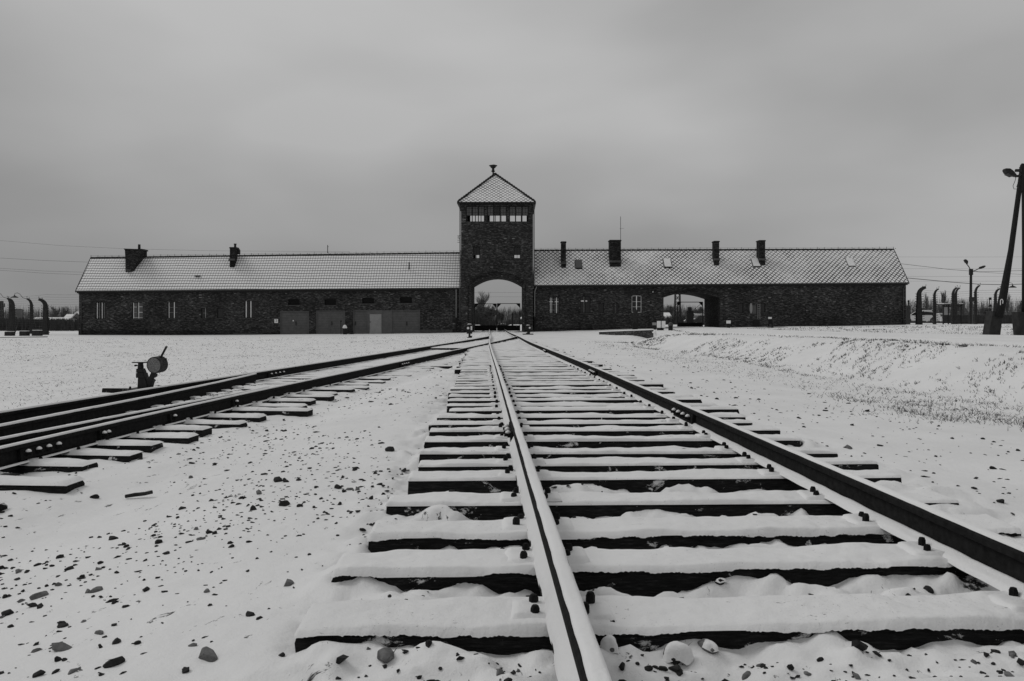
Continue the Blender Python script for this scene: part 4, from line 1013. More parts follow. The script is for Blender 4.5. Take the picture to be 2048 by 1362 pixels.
for i, (px, py, w, mt) in enumerate(((1157, 530, 14, M_dark), (1334.5, 528, 15, M_snow), (1511, 527, 15, M_snow), (1700, 526.5, 15, M_snow))):
    # plane of the roof under the skylight
    t_ = (570-py)/(570-500); Yk = YF-.32+t_*(79.1-YF+.32)
    q = P(px, py, Yk); sl = Vector((0, 1, (WZ(500, 79.1)-WZ(570, YF-.32))/(79.1-YF+.32))).normalized(); nrm = Vector((0, -sl.z, sl.y))
    hw = w*Yk/F/2; hl = .62
    mb = MB(); X = Vector((1, 0, 0))
    p4 = [q-X*hw-sl*hl, q+X*hw-sl*hl, q+X*hw+sl*hl, q-X*hw+sl*hl]
    mb.hexa([p-nrm*.05 for p in p4] + [p+nrm*.14 for p in p4]); fr2 = mb.build('skylight', M_framed, RW)
    mb = MB(); p5 = [q-X*hw*.9-sl*hl*.86, q+X*hw*.9-sl*hl*.86, q+X*hw*.9+sl*hl*.95, q-X*hw*.9+sl*hl*.95]
    mb.hexa([p+nrm*.142 for p in p5] + [p+nrm*(.19 if mt is M_snow else .15) for p in p5]); mb.build('snow_cover' if mt is M_snow else 'pane', mt if mt is M_snow else M_glassl, fr2)
    if i == 0: fr2['label'] = 'dark skylight cleared of snow'
downpipe(RW, 1068.8+.5, 572, 634, YF, 660, .6); downpipe(RW, 1806, 567, 640, YF, 652, .4, m=M_concl)
mb = MB(); mb.box(WX(1506), WX(1519), YF-.05, YF-.003, WZ(658), WZ(640)); mb.box(WX(1507), WX(1518), YF-.06, YF-.051, WZ(657), WZ(641)); mb.build('meter_cabinet', M_framed, RW)
mb = MB()
for k_ in range(7): z = WZ(609)-k_*.2; mb.box(WX(1515.5), WX(1519.5), YF-.03, YF-.012, z-.015, z+.015)
mb.box(WX(1515), WX(1515.6), YF-.035, YF-.003, WZ(638), WZ(608)); mb.box(WX(1519.4), WX(1520), YF-.035, YF-.003, WZ(638), WZ(608)); mb.build('wall_ladder', M_doorl, RW)
mb = MB(); mb.lathe((WX(1502), YF-.01, WZ(616.5)), [(0, -.012), (.5, -.012), (.5, .012), (0, .012)], 20, M=Matrix.Diagonal((.26, 1, 1, 1)).to_3x3() @ Matrix.Rotation(R(90), 3, 'X')); mb.build('plaster_patch', M_doorl, RW)
mb = MB(); mb.lathe((WX(1305.7), YF-.06, WZ(583.8)), [(.03, -.06), (.06, 0), (.03, .06)], 8); mb.tube([(WX(1305.7), YF-.06, WZ(583.8)+.05), (WX(1305.7), YF-.002, WZ(583.8)+.08)], .015, 5); mb.build('wall_lamp', M_lamp, RW, smooth=True)
mb = MB(); mb.box(xr0+.02, WX(1319), YF-.05, YF-.003, -1.4, WZ(656)); mb.box(WX(1441), xr1+.01, YF-.03, YF-.003, -1.4, WZ(657)); mb.build('plinth', M_brickd, RW)
shift_children(RW)
# ------------------------------------------------------------------ gates
def gate_leaf(label, x0, x1, y, z0, z1, panel_top, brace=True, th=.07):
    root = empty('gate_leaf', (x0, y, z0), 0, label, 'gate')
    W_, H_ = x1-x0, z1-z0
    mb = MB()
    mb.box(0, th, 0, th, 0, H_); mb.box(W_-th, W_, 0, th, 0, H_); mb.box(th, W_-th, 0, th, H_-th, H_); mb.box(th, W_-th, 0, th, 0, th); mb.box(th, W_-th, .003, th-.003, panel_top, panel_top+.05)
    mb.build('frame', M_dark, root)
    for sx in (0, 1):
        g = MB(); a = th if sx == 0 else W_-th; b = .42 if sx == 0 else W_-.42
        g.hexa([(min(a, a), .01, H_-.42), (a+.02*(1-2*sx), .01, H_-.42), (a+.02*(1-2*sx), .05, H_-.42), (a, .05, H_-.42), (a, .01, H_-th), (b, .01, H_-th), (b, .05, H_-th), (a, .05, H_-th)]); g.build('gusset', M_dark, root)
    p = MB(); p.box(th, W_-th, .02, .045, th, panel_top)
    for i in range(6): p.box(th+(W_-2*th)*i/6+.01, th+(W_-2*th)*(i+1)/6-.01, .012, .0195, th+.02, panel_top-.02)
    p.build('panel', M_framed, root)
    if brace:
        b = MB(); b.bar((th, .035, panel_top+.06), (W_-th, .035, H_-.1), .035); b.bar((th, .035, (H_+panel_top)/2), (W_-th, .035, (H_+panel_top)/2), .02); b.build('brace', M_dark, root)
    return root
YG = 81.6; XM = WX(993.7, YG)
gzz = WZ(661.5, YG)
gate_leaf('left steel leaf of the rail gate under the tower', WX(949, YG), XM-.02, YG, gzz, WZ(607, YG), WZ(651.5, YG)-gzz, False, .06)
gate_leaf('right steel leaf of the rail gate under the tower', XM+.02, WX(1040.5, YG), YG, gzz, WZ(606.5, YG), WZ(651.5, YG)-gzz, False, .06)
YG2 = 81.9
gate_leaf('open-framed steel leaf in the side gateway', WX(1354.5, YG2), WX(1406, YG2), YG2, WZ(655, YG2), WZ(603.5, YG2), .45, True, .07)
# ------------------------------------------------------------------ switch lamps by the tower
def lamp_stand(label, px, pyb, pyt, Y, flip=False):
    x = WX(px, Y); z0 = WZ(pyb, Y); H_ = WZ(pyt, Y)-z0
    root = empty('switch_lamp', (x, Y, z0), 0, label, 'switch lamp')
    mb = MB(); mb.box(-.42, .42, -.12, .12, -.1, .05); mb.build('timber_base', M_wood, root)
    mb = MB(); mb.lathe((0, 0, .05), [(.16, 0), (.15, .05), (.07, .09), (.06, .3)], 12); mb.box(.02, .17, -.05, .05, .12, .2); mb.build('stem', M_dark, root)
    mb = MB(); mb.box(-.17, .17, -.14, .14, .33, H_*.55); mb.build('housing', M_dark, root, bevel=.02)
    mb = MB(); mb.box(-.20, .20, -.15, .15, H_*.55, H_*.92); h = mb.build('lantern', M_dark, root, bevel=.015)
    mb = MB(); mb.lathe((0, 0, H_*.92), [(.21, 0), (.18, .03), (.08, .08), (.07, .12), (.01, .14)], 12); mb.build('lantern_top', M_dark, root)
    mb = MB(); mb.lathe((0, 0, H_*.92), [(.16, .052), (.09, .09), (.01, .105)], 12); mb.build('snow_cap', M_snow, root, smooth=True)
    s_ = -1 if not flip else 1
    if not flip:
        mb = MB(); mb.lathe((-.08, -.156, H_*.73), [(0, -.004), (.075, -.004), (.075, .004), (0, .004)], 16, M=Matrix.Rotation(R(90), 3, 'X')); mb.build('lens', M_lamp, h)
        mb = MB(); mb.box(.08, .17, -.163, -.152, H_*.60, H_*.86); mb.build('lens', M_lamp, h)
    else:
        mb = MB(); mb.lathe((.13, -.156, H_*.72), [(0, -.004), (.07, -.004), (.07, .004), (0, .004)], 16, M=Matrix.Rotation(R(90), 3, 'X')); mb.build('lens', M_lamp, h)
    return root
lamp_stand('small switch lantern with two white lenses left of the rail arch', 939, 678, 648, 50)
lamp_stand('small switch lantern beside the right foot of the tower', 1056, 668.5, 650.5, 62, True)

M_pit = simple('pale_pitted_iron', .05, .30, 60, .85, 0, .2, .5)
# ------------------------------------------------------------------ lever with round weight
LXY = (-5.47, 11.9); sc = 11.9/F
zb = CH-(778-HZ)*sc
LV = empty('switch_stand', (LXY[0], LXY[1], zb), 0, 'hand switch lever with a thick round weight beside the outermost left rail', 'switch lever')
def lp(px, py, dy=0): return Vector(((px-288)*sc, dy, (778-py)*sc))
mb = MB(); a = lp(261, 778); b = lp(316, 775.5); mb.box(a.x, b.x, -.2, .2, -.03, .012); mb.build('base_plate', M_dark, LV, bevel=.004)
mb = MB(); a = lp(278, 776); b = lp(297, 752); mb.hexa([lp(278, 776, -.07), lp(298, 776, -.07), lp(298, 776, .07), lp(278, 776, .07), lp(278.5, 755, -.06), lp(293, 755, -.06), lp(293, 755, .06), lp(278.5, 755, .06)])
mb.hexa([lp(275.5, 755.2, -.075), lp(293.5, 755.2, -.075), lp(293.5, 755.2, .075), lp(275.5, 755.2, .075), lp(275.5, 745.5, -.075), lp(290.5, 745.5, -.075), lp(290.5, 745.5, .075), lp(275.5, 745.5, .075)])
mb.hexa([lp(275, 745.2, -.06), lp(290, 745.2, -.06), lp(290, 745.2, .06), lp(275, 745.2, .06), lp(275, 737, -.06), lp(286.5, 737, -.06), lp(286.5, 737, .06), lp(275, 737, .06)])
mb.build('housing', M_dark, LV, bevel=.008)
mb = MB(); mb.lathe(lp(280.8, 737.5), [(5.6*sc, 0), (5.6*sc, 6*sc), (5*sc, 7*sc), (5*sc, 11.5*sc)], 14); mb.build('spindle', M_dark, LV)
mb = MB(); mb.box(lp(267.3, 0).x, lp(294, 0).x, -.07, .07, lp(0, 725.6).z, lp(0, 723.8).z); tp = mb.build('top_plate', M_dark, LV)
mb = MB(); mb.box(lp(268, 0).x, lp(293, 0).x, -.065, .065, lp(0, 723.7).z, lp(0, 722.9).z); mb.build('snow_cap', M_snow, tp, bevel=.003)
mb = MB(); c = lp(271, 731); mb.lathe(c, [(.012, -.03), (.014, -.01), (.014, .01), (.012, .03)], 8, M=Matrix.Rotation(R(90), 3, 'X')); mb.tube([c, lp(276, 731)], .006, 6); mb.build('set_screw', M_dark, LV)
mb = MB(); mb.poly_prism([(q.x, q.z) for q in (lp(296, 776), lp(303, 776), lp(306.5, 764), lp(309, 761), lp(305, 757), lp(312, 753), lp(312, 748), lp(304, 745), lp(301, 752), lp(297, 757), lp(291, 754), lp(290, 762))], -.045, .045); mb.build('yoke', M_dark, LV)
p0, p1 = lp(299.5, 757, -.01), lp(333.5, 692.3, -.01)
mb = MB(); mb.bar(p0, p1, .040, .022); mb.build('lever_arm', M_dark, LV, bevel=.004)
ax = Vector((.20, .975, .06)).normalized()
cw = lp(311.5, 730, -.07)
rot = ax.to_track_quat('Z', 'Y').to_matrix()
mb = MB(); rr = 16.6*sc; Lw = .165
mb.lathe(cw, [(rr*.2, .004), (rr*.9, .003), (rr*.94, 0), (rr, .002), (rr, Lw-.004), (rr*.97, Lw)], 40, M=rot); wgt = mb.build('weight', M_rust, LV)
mb = MB(); mb.lathe(cw - ax*.004, [(.001, 0), (rr*.86, 0), (rr*.88, .006)], 32, M=rot); mb.build('weight_face', M_pit, wgt)
mb = MB(); mb.lathe(cw + ax*Lw*.6 + Vector((rr*.8, 0, rr*.6)), [(.011, -.02), (.011, .03)], 8, M=Matrix.Rotation(R(60), 3, 'Y')); mb.build('grub_screw', M_dark, wgt)
for px, dy in ((267.5, -.12), (274, .1), (307, -.1), (311, .1)):
    q = lp(px, 776, dy); bolt_mb(q.x, q.y, q.z-.006, .015, .04).build('bolt', M_dark, LV)
mb = MB(); mb.tube([lp(303, 771, -.06), lp(306.5, 776, -.13)], .008, 6); mb.build('pin', M_steel, LV)

# ------------------------------------------------------------------ stones
def stone_mesh(seed, name='ballast_stone', flat=.62, sub=2):
    """angular broken stone: hull of scattered points"""
    r_ = random.Random(seed); sx, sy = r_.uniform(.85, 1.5), r_.uniform(.6, .95)
    bm = bmesh.new()
    for i in range(9 + 4*sub):
        v = Vector((r_.gauss(0, 1), r_.gauss(0, 1), r_.gauss(0, 1))).normalized() * r_.uniform(.8, 1.05)
        bm.verts.new((v.x*sx, v.y*sy, v.z*flat))
    res = bmesh.ops.convex_hull(bm, input=bm.verts)
    loose = [v for v in bm.verts if not v.link_faces]
    bmesh.ops.delete(bm, geom=loose, context='VERTS')
    if sub > 1:
        bmesh.ops.bevel(bm, geom=bm.edges[:], offset=.05, segments=1, affect='EDGES')
    me = bpy.data.meshes.new(name); bm.to_mesh(me); bm.free(); return me
SM = [];
for i in range(16):
    me = stone_mesh(i, 'ballast_stone', random.uniform(.4, .85), 2 if i < 8 else 1); me.materials.append(M_stone if i % 5 else M_stone2); SM.append(me)
def stone(loc, r, label, group, me=None, sink=.42, rz=None, tilt=.5):
    o = bpy.data.objects.new('ballast_stone', me or random.choice(SM)); COL.objects.link(o)
    o.location = Vector(loc) + Vector((0, 0, r*(.5-sink))); o.scale = (r, r, r)
    o.rotation_euler = (random.uniform(-tilt, tilt), random.uniform(-tilt, tilt), random.uniform(0, 6.28) if rz is None else rz)
    return tag(o, label, 'stone', group)
def snow_dome(o, amount=.3):
    """snow lying on a stone, a child resting on its upper side"""
    vs = [v.co for v in o.data.vertices]; hx = max(v.x for v in vs); lx_ = min(v.x for v in vs); hy = max(v.y for v in vs); ly = min(v.y for v in vs); hz = max(v.z for v in vs)
    v_ = []; f_ = []; nr, na = 7, 22; cx, cy = (hx+lx_)/2, (hy+ly)/2
    for i in range(nr):
        t_ = i/(nr-1)
        for k in range(na):
            a_ = 2*math.pi*k/na; w = 1 + .14*math.sin(a_*3+hx*9) + .08*math.sin(a_*5+2)
            r_ = t_*w*1.02; v_.append((cx + (hx-lx_)/2*r_*math.cos(a_), cy + (hy-ly)/2*r_*math.sin(a_), hz*(-.15 + 1.20*max(0, 1-t_**2.4)**.5 + .16*math.sin(a_*4+1)*t_**3) + .02*math.sin(k*2.1+i)*t_))
    for i in range(nr-1):
        for k in range(na): f_.append((i*na+k, (i+1)*na+k, (i+1)*na+(k+1) % na, i*na+(k+1) % na))
    return npmesh('snow_cap', v_, f_, M_snow, o)
BIG = [(415, 1306, 27, 'pair-sized grey stone half in snow near the bottom left of the photo', 1, 0), (78, 1188, 18, 'rough grey stone with a dark rim at the far left of the foreground', 1, 0), (193, 1178, 13, 'upright split stone in the left foreground', 1, 0), (126, 1249, 13, 'dark wedge-shaped stone in the left foreground', 0, 0), (14, 1224, 15, 'flat stone at the left edge of the photo', 0, 0), (770, 1306, 26, 'brick-shaped pale stone touching the nearest left sleeper end', 1, 0), (228, 1322, 19, 'long thin dark stone above the bottom left corner', 0, 0),
       (1222, 1291, 24, 'tilted stone heaped with snow against the nearest sleeper', 1, 1), (1414, 1288, 22, 'round stone with a snow hood between the nearest rails', 1, 1), (1345, 1305, 30, 'low rubbly stone between the nearest rails', 0, 1), (1145, 1022, 14, 'stone leaning on the long centre rail', 1, 1), (1492, 937, 24, 'smooth snow-domed stone lying between two sleepers', 1, 1), (1240, 862, 9, 'small cone of snow on a stone between the rails', 1, 1),
       (1440, 1160, 13, 'dark hooded stone before the second sleeper gap', 0, 1), (779, 897, 13, 'dark peaked stone in the middle between both tracks', 0, 0), (556, 958, 13, 'jagged dark stone near the left track', 0, 0), (568, 1004, 16, 'flat dark stone with a ragged edge between the tracks', 0, 0), (189, 992, 10, 'round dark stone below the left sleepers', 0, 0), (1576, 1210, 13, 'dark stone beside the right rail of the near bay', 0, 0), (1820, 1183, 15, 'dark slab stone near the right edge inside the track', 0, 0), (1857, 1176, 12, 'blocky stone next to the dark slab stone', 0, 0), (1768, 1197, 9, 'small hooded stone left of the slab stone', 0, 1), (2002, 1001, 11, 'oval dark stone on the right shoulder', 0, 0), (1640, 1318, 8, 'dark pebble near the bottom right inside the track', 0, 0), (1297, 1335, 11, 'pointed dark stone at the bottom between the rails', 0, 0), (1245, 1330, 13, 'pair of splayed dark stones beside the long rail', 0, 0), (500, 1226, 11, 'slanting dark stone left of the nearest sleeper', 0, 0), (1553, 961, 12, 'grey stone behind the snow-domed stone', 0, 1)]
for px, py, rp, lab, pale, cap in BIG:
    p = on_ground(px, py + rp*.35); r_ = rp*p.y/F
    me = stone_mesh(px, 'ballast_stone', random.uniform(.62, .8), 5); me.materials.append(M_stone2 if pale else M_stone)
    o = stone(p, r_*.9, lab, None, me, sink=.36, tilt=.15)
    if cap and rp > 8: snow_dome(o, .22)
p = on_ground(277, 996); mb = MB(); rr_ = 25*p.y/F
mb.tube([(-rr_, -.01, .0), (-rr_*.3, 0, .008), (rr_*.4, .01, .012), (rr_, .02, .022)], [.011, .013, .012, .012], 7); tw = mb.build('stick', M_wood); tw.location = p + Vector((0, 0, .012)); tag(tw, 'short thick stick lying on the snow below the left sleepers', 'stick')
cand = []
def try_stone(px, py, grp, rmax):
    p = on_ground(px, py); u = p.x - float(rc(p.y))
    return p, u
N1 = 0
GL = {'mid': ('small dark ballast stone poking through the snow between the two tracks', 'loose ballast between the tracks'),
      'in': ('small dark ballast stone among the sleepers of the right track', 'loose ballast inside the right track'),
      'right': ('small dark ballast stone on the snowy shoulder right of the rails', 'loose ballast on the right shoulder'),
      'left': ('small dark ballast stone at the foot of the left track', 'loose ballast at the left track')}
pts_far = []
while len(cand) < 3400:
    y = math.exp(random.uniform(math.log(1.75), math.log(30)))
    x = random.uniform(-.72, .72)*y
    u = x - float(rc(y)); dl = x - float(lcx(y))
    clump = float(vnoise(np.array(x*1.3), np.array(y*.9), 91))
    if -.80 < u - 0 < -.62 or .62 < u < .84: continue
    if dl > 1.35 and u < -1.45:
        if random.random() > max(0, clump-.22)*2.4*(.22 + .78*float(sstep(2.2, 4.2, y))): continue
        g_ = 'mid'
    elif abs(u) < 1.4: 
        if random.random() > .55: continue
        g_ = 'in'
    elif 1.45 < u < 3.6:
        if random.random() > .16 + .3*(clump > .6): continue
        g_ = 'right'
    elif abs(dl) < 1.4 and random.random() < .3: g_ = 'left'
    else: continue
    if g_ in ('in', 'left'):                   # keep off the sleepers
        arr = fr if g_ == 'in' else [a for a, _ in LS]
        yy = y - (.0 if g_ == 'in' else .12)
        if any(a - .03 < yy < a + .27 for a in arr): continue
    r_ = min(.026, .0066*math.exp(random.gauss(0, .55)))*(1.0 + .05*y)
    cand.append((r_*F/y, x, y, r_, g_))
cand.sort(reverse=True)
for _, x, y, r_, g_ in cand[:270]:
    stone((x, y, gz(x, y)), r_, GL[g_][0], GL[g_][1])
bv = []; bf = []
tm = [bm_ for bm_ in SM if len(bm_.vertices) < 50]
for _, x, y, r_, g_ in cand[270:]:
    me = random.choice(tm); z = gz(x, y) + r_*.1; a = random.uniform(0, 6.28); ca, sa = math.cos(a), math.sin(a); n0 = len(bv)
    for v in me.vertices:
        c = v.co*r_; c.x *= 1.3; c.z *= .75; bv.append((x + c.x*ca - c.y*sa, y + c.x*sa + c.y*ca, z + c.z))
    for p_ in me.polygons: bf.append([n0 + i for i in p_.vertices])
grit = npmesh('ballast_grit', bv, bf, M_stone, smooth=False); tag(grit, 'fine dark ballast grit scattered through the snow around both tracks', 'gravel', kind='stuff')

# ------------------------------------------------------------------ grass poking through the snow
gv = []; gf = []
def blade(x, y, z, h, w, lean, a):
    n0 = len(gv); dx, dy = math.cos(a), math.sin(a)
    gv.extend([(x-dx*w, y-dy*w, z-.01), (x+dx*w, y+dy*w, z-.01), (x+lean*math.cos(a*3.7), y+lean*math.sin(a*3.7), z+h)]); gf.append((n0, n0+1, n0+2))
def clumps(n, region, y0, y1, hmin, hmax, dens=None, spread=.08, nb=(5, 12), tmax=.72):
    k_ = 0; tries = 0
    while k_ < n and tries < n*40:
        tries += 1
        y = math.exp(random.uniform(math.log(y0), math.log(y1))); x = random.uniform(-tmax, tmax)*y
        if not region(x, y): continue
        k_ += 1
        c = float(vnoise(np.array(x*.8), np.array(y*.5), 77))
        s_ = 1 + .02*y
        for _ in range(int(random.uniform(*nb)*(c+.3))):
            bx = x + random.gauss(0, spread)*s_; by = y + random.gauss(0, spread)*s_
            blade(bx, by, gz(bx, by), random.uniform(hmin, hmax)*s_*.8, random.uniform(.0022, .004)*(1+.09*y), random.uniform(.0, .11), random.uniform(0, 6.28))
def reg_strip(x, y):                          # between shoulder and bank toe, thickest to the right
    u = x - float(rc(y)); return 3.3 + .35*math.sin(y*.6) < u < 6.0 and random.random() < .25 + .75*max(0, 1-abs(u-4.5)/1.0)
def reg_bank(x, y):
    u = x - float(rc(y)); return 5.4 < u < 8.3 and y > 9
def reg_top(x, y):
    c = np.interp(y, RDY, RDC); w = np.interp(y, RDY, RDW); return x > c + w + .15 and 15 < y < 75
def reg_left(x, y): return x < float(lcx(y)) - 2.0
def reg_kerb(x, y):
    c = np.interp(y, RDY, RDC); w = np.interp(y, RDY, RDW); return (abs(x-(c-w)) < .16 or abs(x-(c+w)) < .3) and y < 72
clumps(620, reg_strip, 8.5, 42, .008, .035, spread=.14, nb=(2, 9))
clumps(150, reg_strip, 8, 13, .015, .05, spread=.16, nb=(3, 10))
def reg_toe(x, y): return abs(x - float(rc(y)) - 5.55 - .25*math.sin(y*.35)) < .14 and y > 8
clumps(620, reg_toe, 8, 45, .012, .045, spread=.05, nb=(4, 9))
for _ in range(34):
    y_ = random.uniform(6.9, 10.5); x_ = float(rc(y_)) + random.uniform(3.75, 4.9)
    for _k in range(random.randint(12, 34)):
        bx = x_ + random.gauss(0, .10); by = y_ + random.gauss(0, .12); blade(bx, by, gz(bx, by), random.uniform(.02, .07), random.uniform(.003, .005), random.uniform(.02, .12), random.uniform(0, 6.28))
for _ in range(1500):
    y_ = math.exp(random.uniform(math.log(9), math.log(44))); u_ = random.uniform(5.7, 8.1); x_ = float(rc(y_)) + u_
    if float(vnoise(np.array(x_*.9), np.array(y_*.6), 78)) < .38: continue
    L_ = random.uniform(.05, .34)
    for _k in range(random.randint(4, 11)):
        t_ = random.uniform(-.5, .5)*L_; bx = x_ + t_; by = y_ + t_*1.1 + random.gauss(0, .03); blade(bx, by, gz(bx, by), random.uniform(.01, .035)*(1+.02*y_), random.uniform(.003, .005)*(1+.07*y_), random.uniform(0, .05), random.uniform(0, 6.28))
clumps(500, reg_top, 15, 70, .02, .06, nb=(4, 9)); clumps(500, reg_kerb, 12, 70, .02, .05, spread=.06)
clumps(2300, reg_left, 8, 60, .008, .03, nb=(3, 7))
gr_ = npmesh('grass', gv, gf, M_grass, smooth=False); tag(gr_, 'dead grass blades poking through the snow of the fields and bank', 'grass', kind='stuff')

# ------------------------------------------------------------------ camp fence posts and wires
def bent_post(px, pyb, pyt, Y, wpx, lean, label, group, thick=.3, ins='both', lamp=None, narrow=False):
    x = WX(px, Y); z0 = WZ(pyb, Y); H_ = WZ(pyt, Y) - z0; w = wpx*Y/F
    root = empty('fence_post', (x, Y, z0), 0, label, 'fence post', group)
    path = []; n = 16
    for i in range(n+1):
        t_ = i/n
        if t_ < .62: path.append(Vector((0, 0, -.4 + (H_*.80+.4)*t_/.62)))
        else:
            a = (t_-.62)/.38*math.pi*.44
            path.append(Vector((lean*(1-math.cos(a))*1.25, 0, H_*.80 + H_*.19*math.sin(a)*1.02)))
    mb = MB(); k_ = len(path)
    for i in range(k_-1):
        a, b = path[i], path[i+1]
        da = (path[min(i+1, k_-1)]-path[max(i-1, 0)]).normalized(); db = (path[min(i+2, k_-1)]-path[i]).normalized()
        na, nb_ = Vector((da.z, 0, -da.x)), Vector((db.z, 0, -db.x))
        wa = w*.44*(1-.62*i/k_); wb = w*.44*(1-.62*(i+1)/k_); th = thick/2*(1-.4*i/k_)
        mb.hexa([a-na*wa+Vector((0,-th,0)), a+na*wa+Vector((0,-th,0)), a+na*wa+Vector((0,th,0)), a-na*wa+Vector((0,th,0)), b-nb_*wb+Vector((0,-th,0)), b+nb_*wb+Vector((0,-th,0)), b+nb_*wb+Vector((0,th,0)), b-nb_*wb+Vector((0,th,0))])
    mb.build('concrete_post', M_conc, root)
    mb = MB()
    for i in range(12):
        z = .25 + i*H_*.80/12; ww = w/2*(1-.45*(z/H_))
        for s_ in ((-1, 1) if ins == 'both' else (1,)):
            mb.tube([(s_*(ww-.01), -.08, z), (s_*(ww+.10), -.08, z+.03)], .014, 5); mb.lathe((s_*(ww+.12), -.08, z+.03), [(.03, -.04), (.045, 0), (.03, .04)], 6)
    for i in range(3):
        q = path[-1-i*2]; mb.tube([q, q+Vector((.02, -.05, .22))], .014, 5); mb.lathe(q+Vector((.02, -.05, .22)), [(.03, -.03), (.045, .01), (.02, .05)], 6)
    ins_ = mb.build('insulators', M_dark, root); ins_['kind'] = 'stuff'
    if lamp:
        s_ = lamp; q = path[-1]
        mb = MB(); mb.tube([q, q+Vector((s_*.45, 0, .12)), q+Vector((s_*.75, 0, .50)), q+Vector((s_*1.0, 0, .62)), q+Vector((s_*1.25, 0, .55)), q+Vector((s_*1.28, 0, .36))], .022, 6); la = mb.build('lamp_arm', M_dark, root)
        mb = MB(); mb.lathe(q+Vector((s_*1.28, 0, .12)), [(.36, 0), (.34, .05), (.15, .16), (.06, .20), (.05, .28)], 14); mb.build('lamp_shade', M_dark, la)
    return root, path
GP = 'bent concrete fence posts'
FL = [(91, 671, 598, 77, 13, -.62, 'broad bent concrete post closest to the left end of the brick wing', None), (63, 668.5, 597, 82, 7, -.45, 'slimmer bent concrete post carrying a swan-neck lamp, left of the broad one', -1),
      (26.5, 668, 597, 84, 7.5, -.45, 'right-hand one of the two overlapping bent posts at the left edge', None), (20.5, 667, 596, 90, 6, -.32, 'left-hand one of the two overlapping bent posts, with a lamp arm', -1)]
for px, pb, pt, Y, w, ln_, lab, la in FL: bent_post(px, pb, pt, Y, w, ln_, lab, GP, lamp=la)
FR = [(1838, 648, 574, 77, 14, .62, 'broad bent concrete post closest to the right end of the brick wing', None), (1869, 645, 577.5, 82, 5.5, .4, 'second bent concrete post from the right end of the wing', None),
      (1906, 644, 575, 84, 6, .40, 'left one of the close pair of bent posts right of the wing', None), (1911.5, 644, 575.5, 86, 5.5, .42, 'right one of the close pair of bent posts right of the wing', None),
      (1951, 645.5, 570.5, 80, 5.5, .42, 'bent concrete post between the twin street lamp and the leaning pole', None), (1991, 646, 577, 79, 5.5, .4, 'bent concrete post partly hidden by the leaning pole, with a lamp arm', 1)]
for px, pb, pt, Y, w, ln_, lab, la in FR: bent_post(px, pb, pt, Y, w, ln_, lab, GP, lamp=la)
def fence_wires(name, label, xs_, Ys_, zb_, n, dz, sag=.03):
    mb = MB()
    for i in range(n):
        pts = []
        for j in range(len(xs_)-1):
            for k_ in range(4):
                t_ = k_/4; pts.append((xs_[j]*(1-t_)+xs_[j+1]*t_, (Ys_[j]*(1-t_)+Ys_[j+1]*t_)-.1, zb_ + i*dz - sag*math.sin(math.pi*t_)))
        pts.append((xs_[-1], Ys_[-1]-.1, zb_+i*dz)); mb.tube(pts, .006 if i < n-2 else .009, 3)
    o = mb.build(name, M_dark); return tag(o, label, 'wire fence')
fence_wires('barbed_wire', 'parallel barbed wires strung between the bent posts left of the building', [WX(-60, 86), WX(23, 86), WX(63, 82), WX(91, 77), WX(158, 77)], [86, 86, 82, 77, 77.5], -.2, 16, .235)
fence_wires('barbed_wire', 'parallel barbed wires strung between the bent posts right of the building', [WX(1838, 77), WX(1869, 82), WX(1908, 85), WX(1951, 80), WX(1991, 79), WX(2090, 79)], [77, 82, 85, 80, 79, 79], .75, 15, .22)
for px, pyb, w, lab in ((15.5, 673, 14, 'dark concrete block farthest left under the fence'), (45, 672, 14, 'middle dark concrete block under the left fence'), (70.5, 670.5, 15, 'dark concrete block between the two right-hand posts of the left fence')):
    Y = 72; x = WX(px, Y); z = WZ(pyb, Y); ww = w*Y/F; root = empty('concrete_block', (x, Y, z), 0, lab, 'concrete block', 'concrete blocks under the left fence')
    mb = MB(); mb.hexa([(-ww/2, 0, -.3), (ww/2, 0, -.3), (ww/2, .6, -.3), (-ww/2, .6, -.3), (-ww/2*.97, 0, .42), (ww/2*.97, 0, .42), (ww/2*.97, .6, .42), (-ww/2*.97, .6, .42)]); mb.build('block', M_conc, root, bevel=.02)
    mb = MB(); mb.box(-ww/2*.94, ww/2*.94, .03, .57, .421, .47); mb.build('snow_cap', M_snow, root, bevel=.02)
mb = MB(); a, b = P(-120, 679.5, 60), P(92, 674.2, 66)
mb.hexa([a+Vector((0,0,-.3)), b+Vector((0,0,-.3)), b+Vector((0,.25,-.3)), a+Vector((0,.25,-.3)), a+Vector((0,0,.10)), b+Vector((0,0,.05)), b+Vector((0,.25,.05)), a+Vector((0,.25,.10))]); k_ = mb.build('kerb', M_framed); tag(k_, 'low dark kerb edge crossing the snow at the left edge', 'kerb')

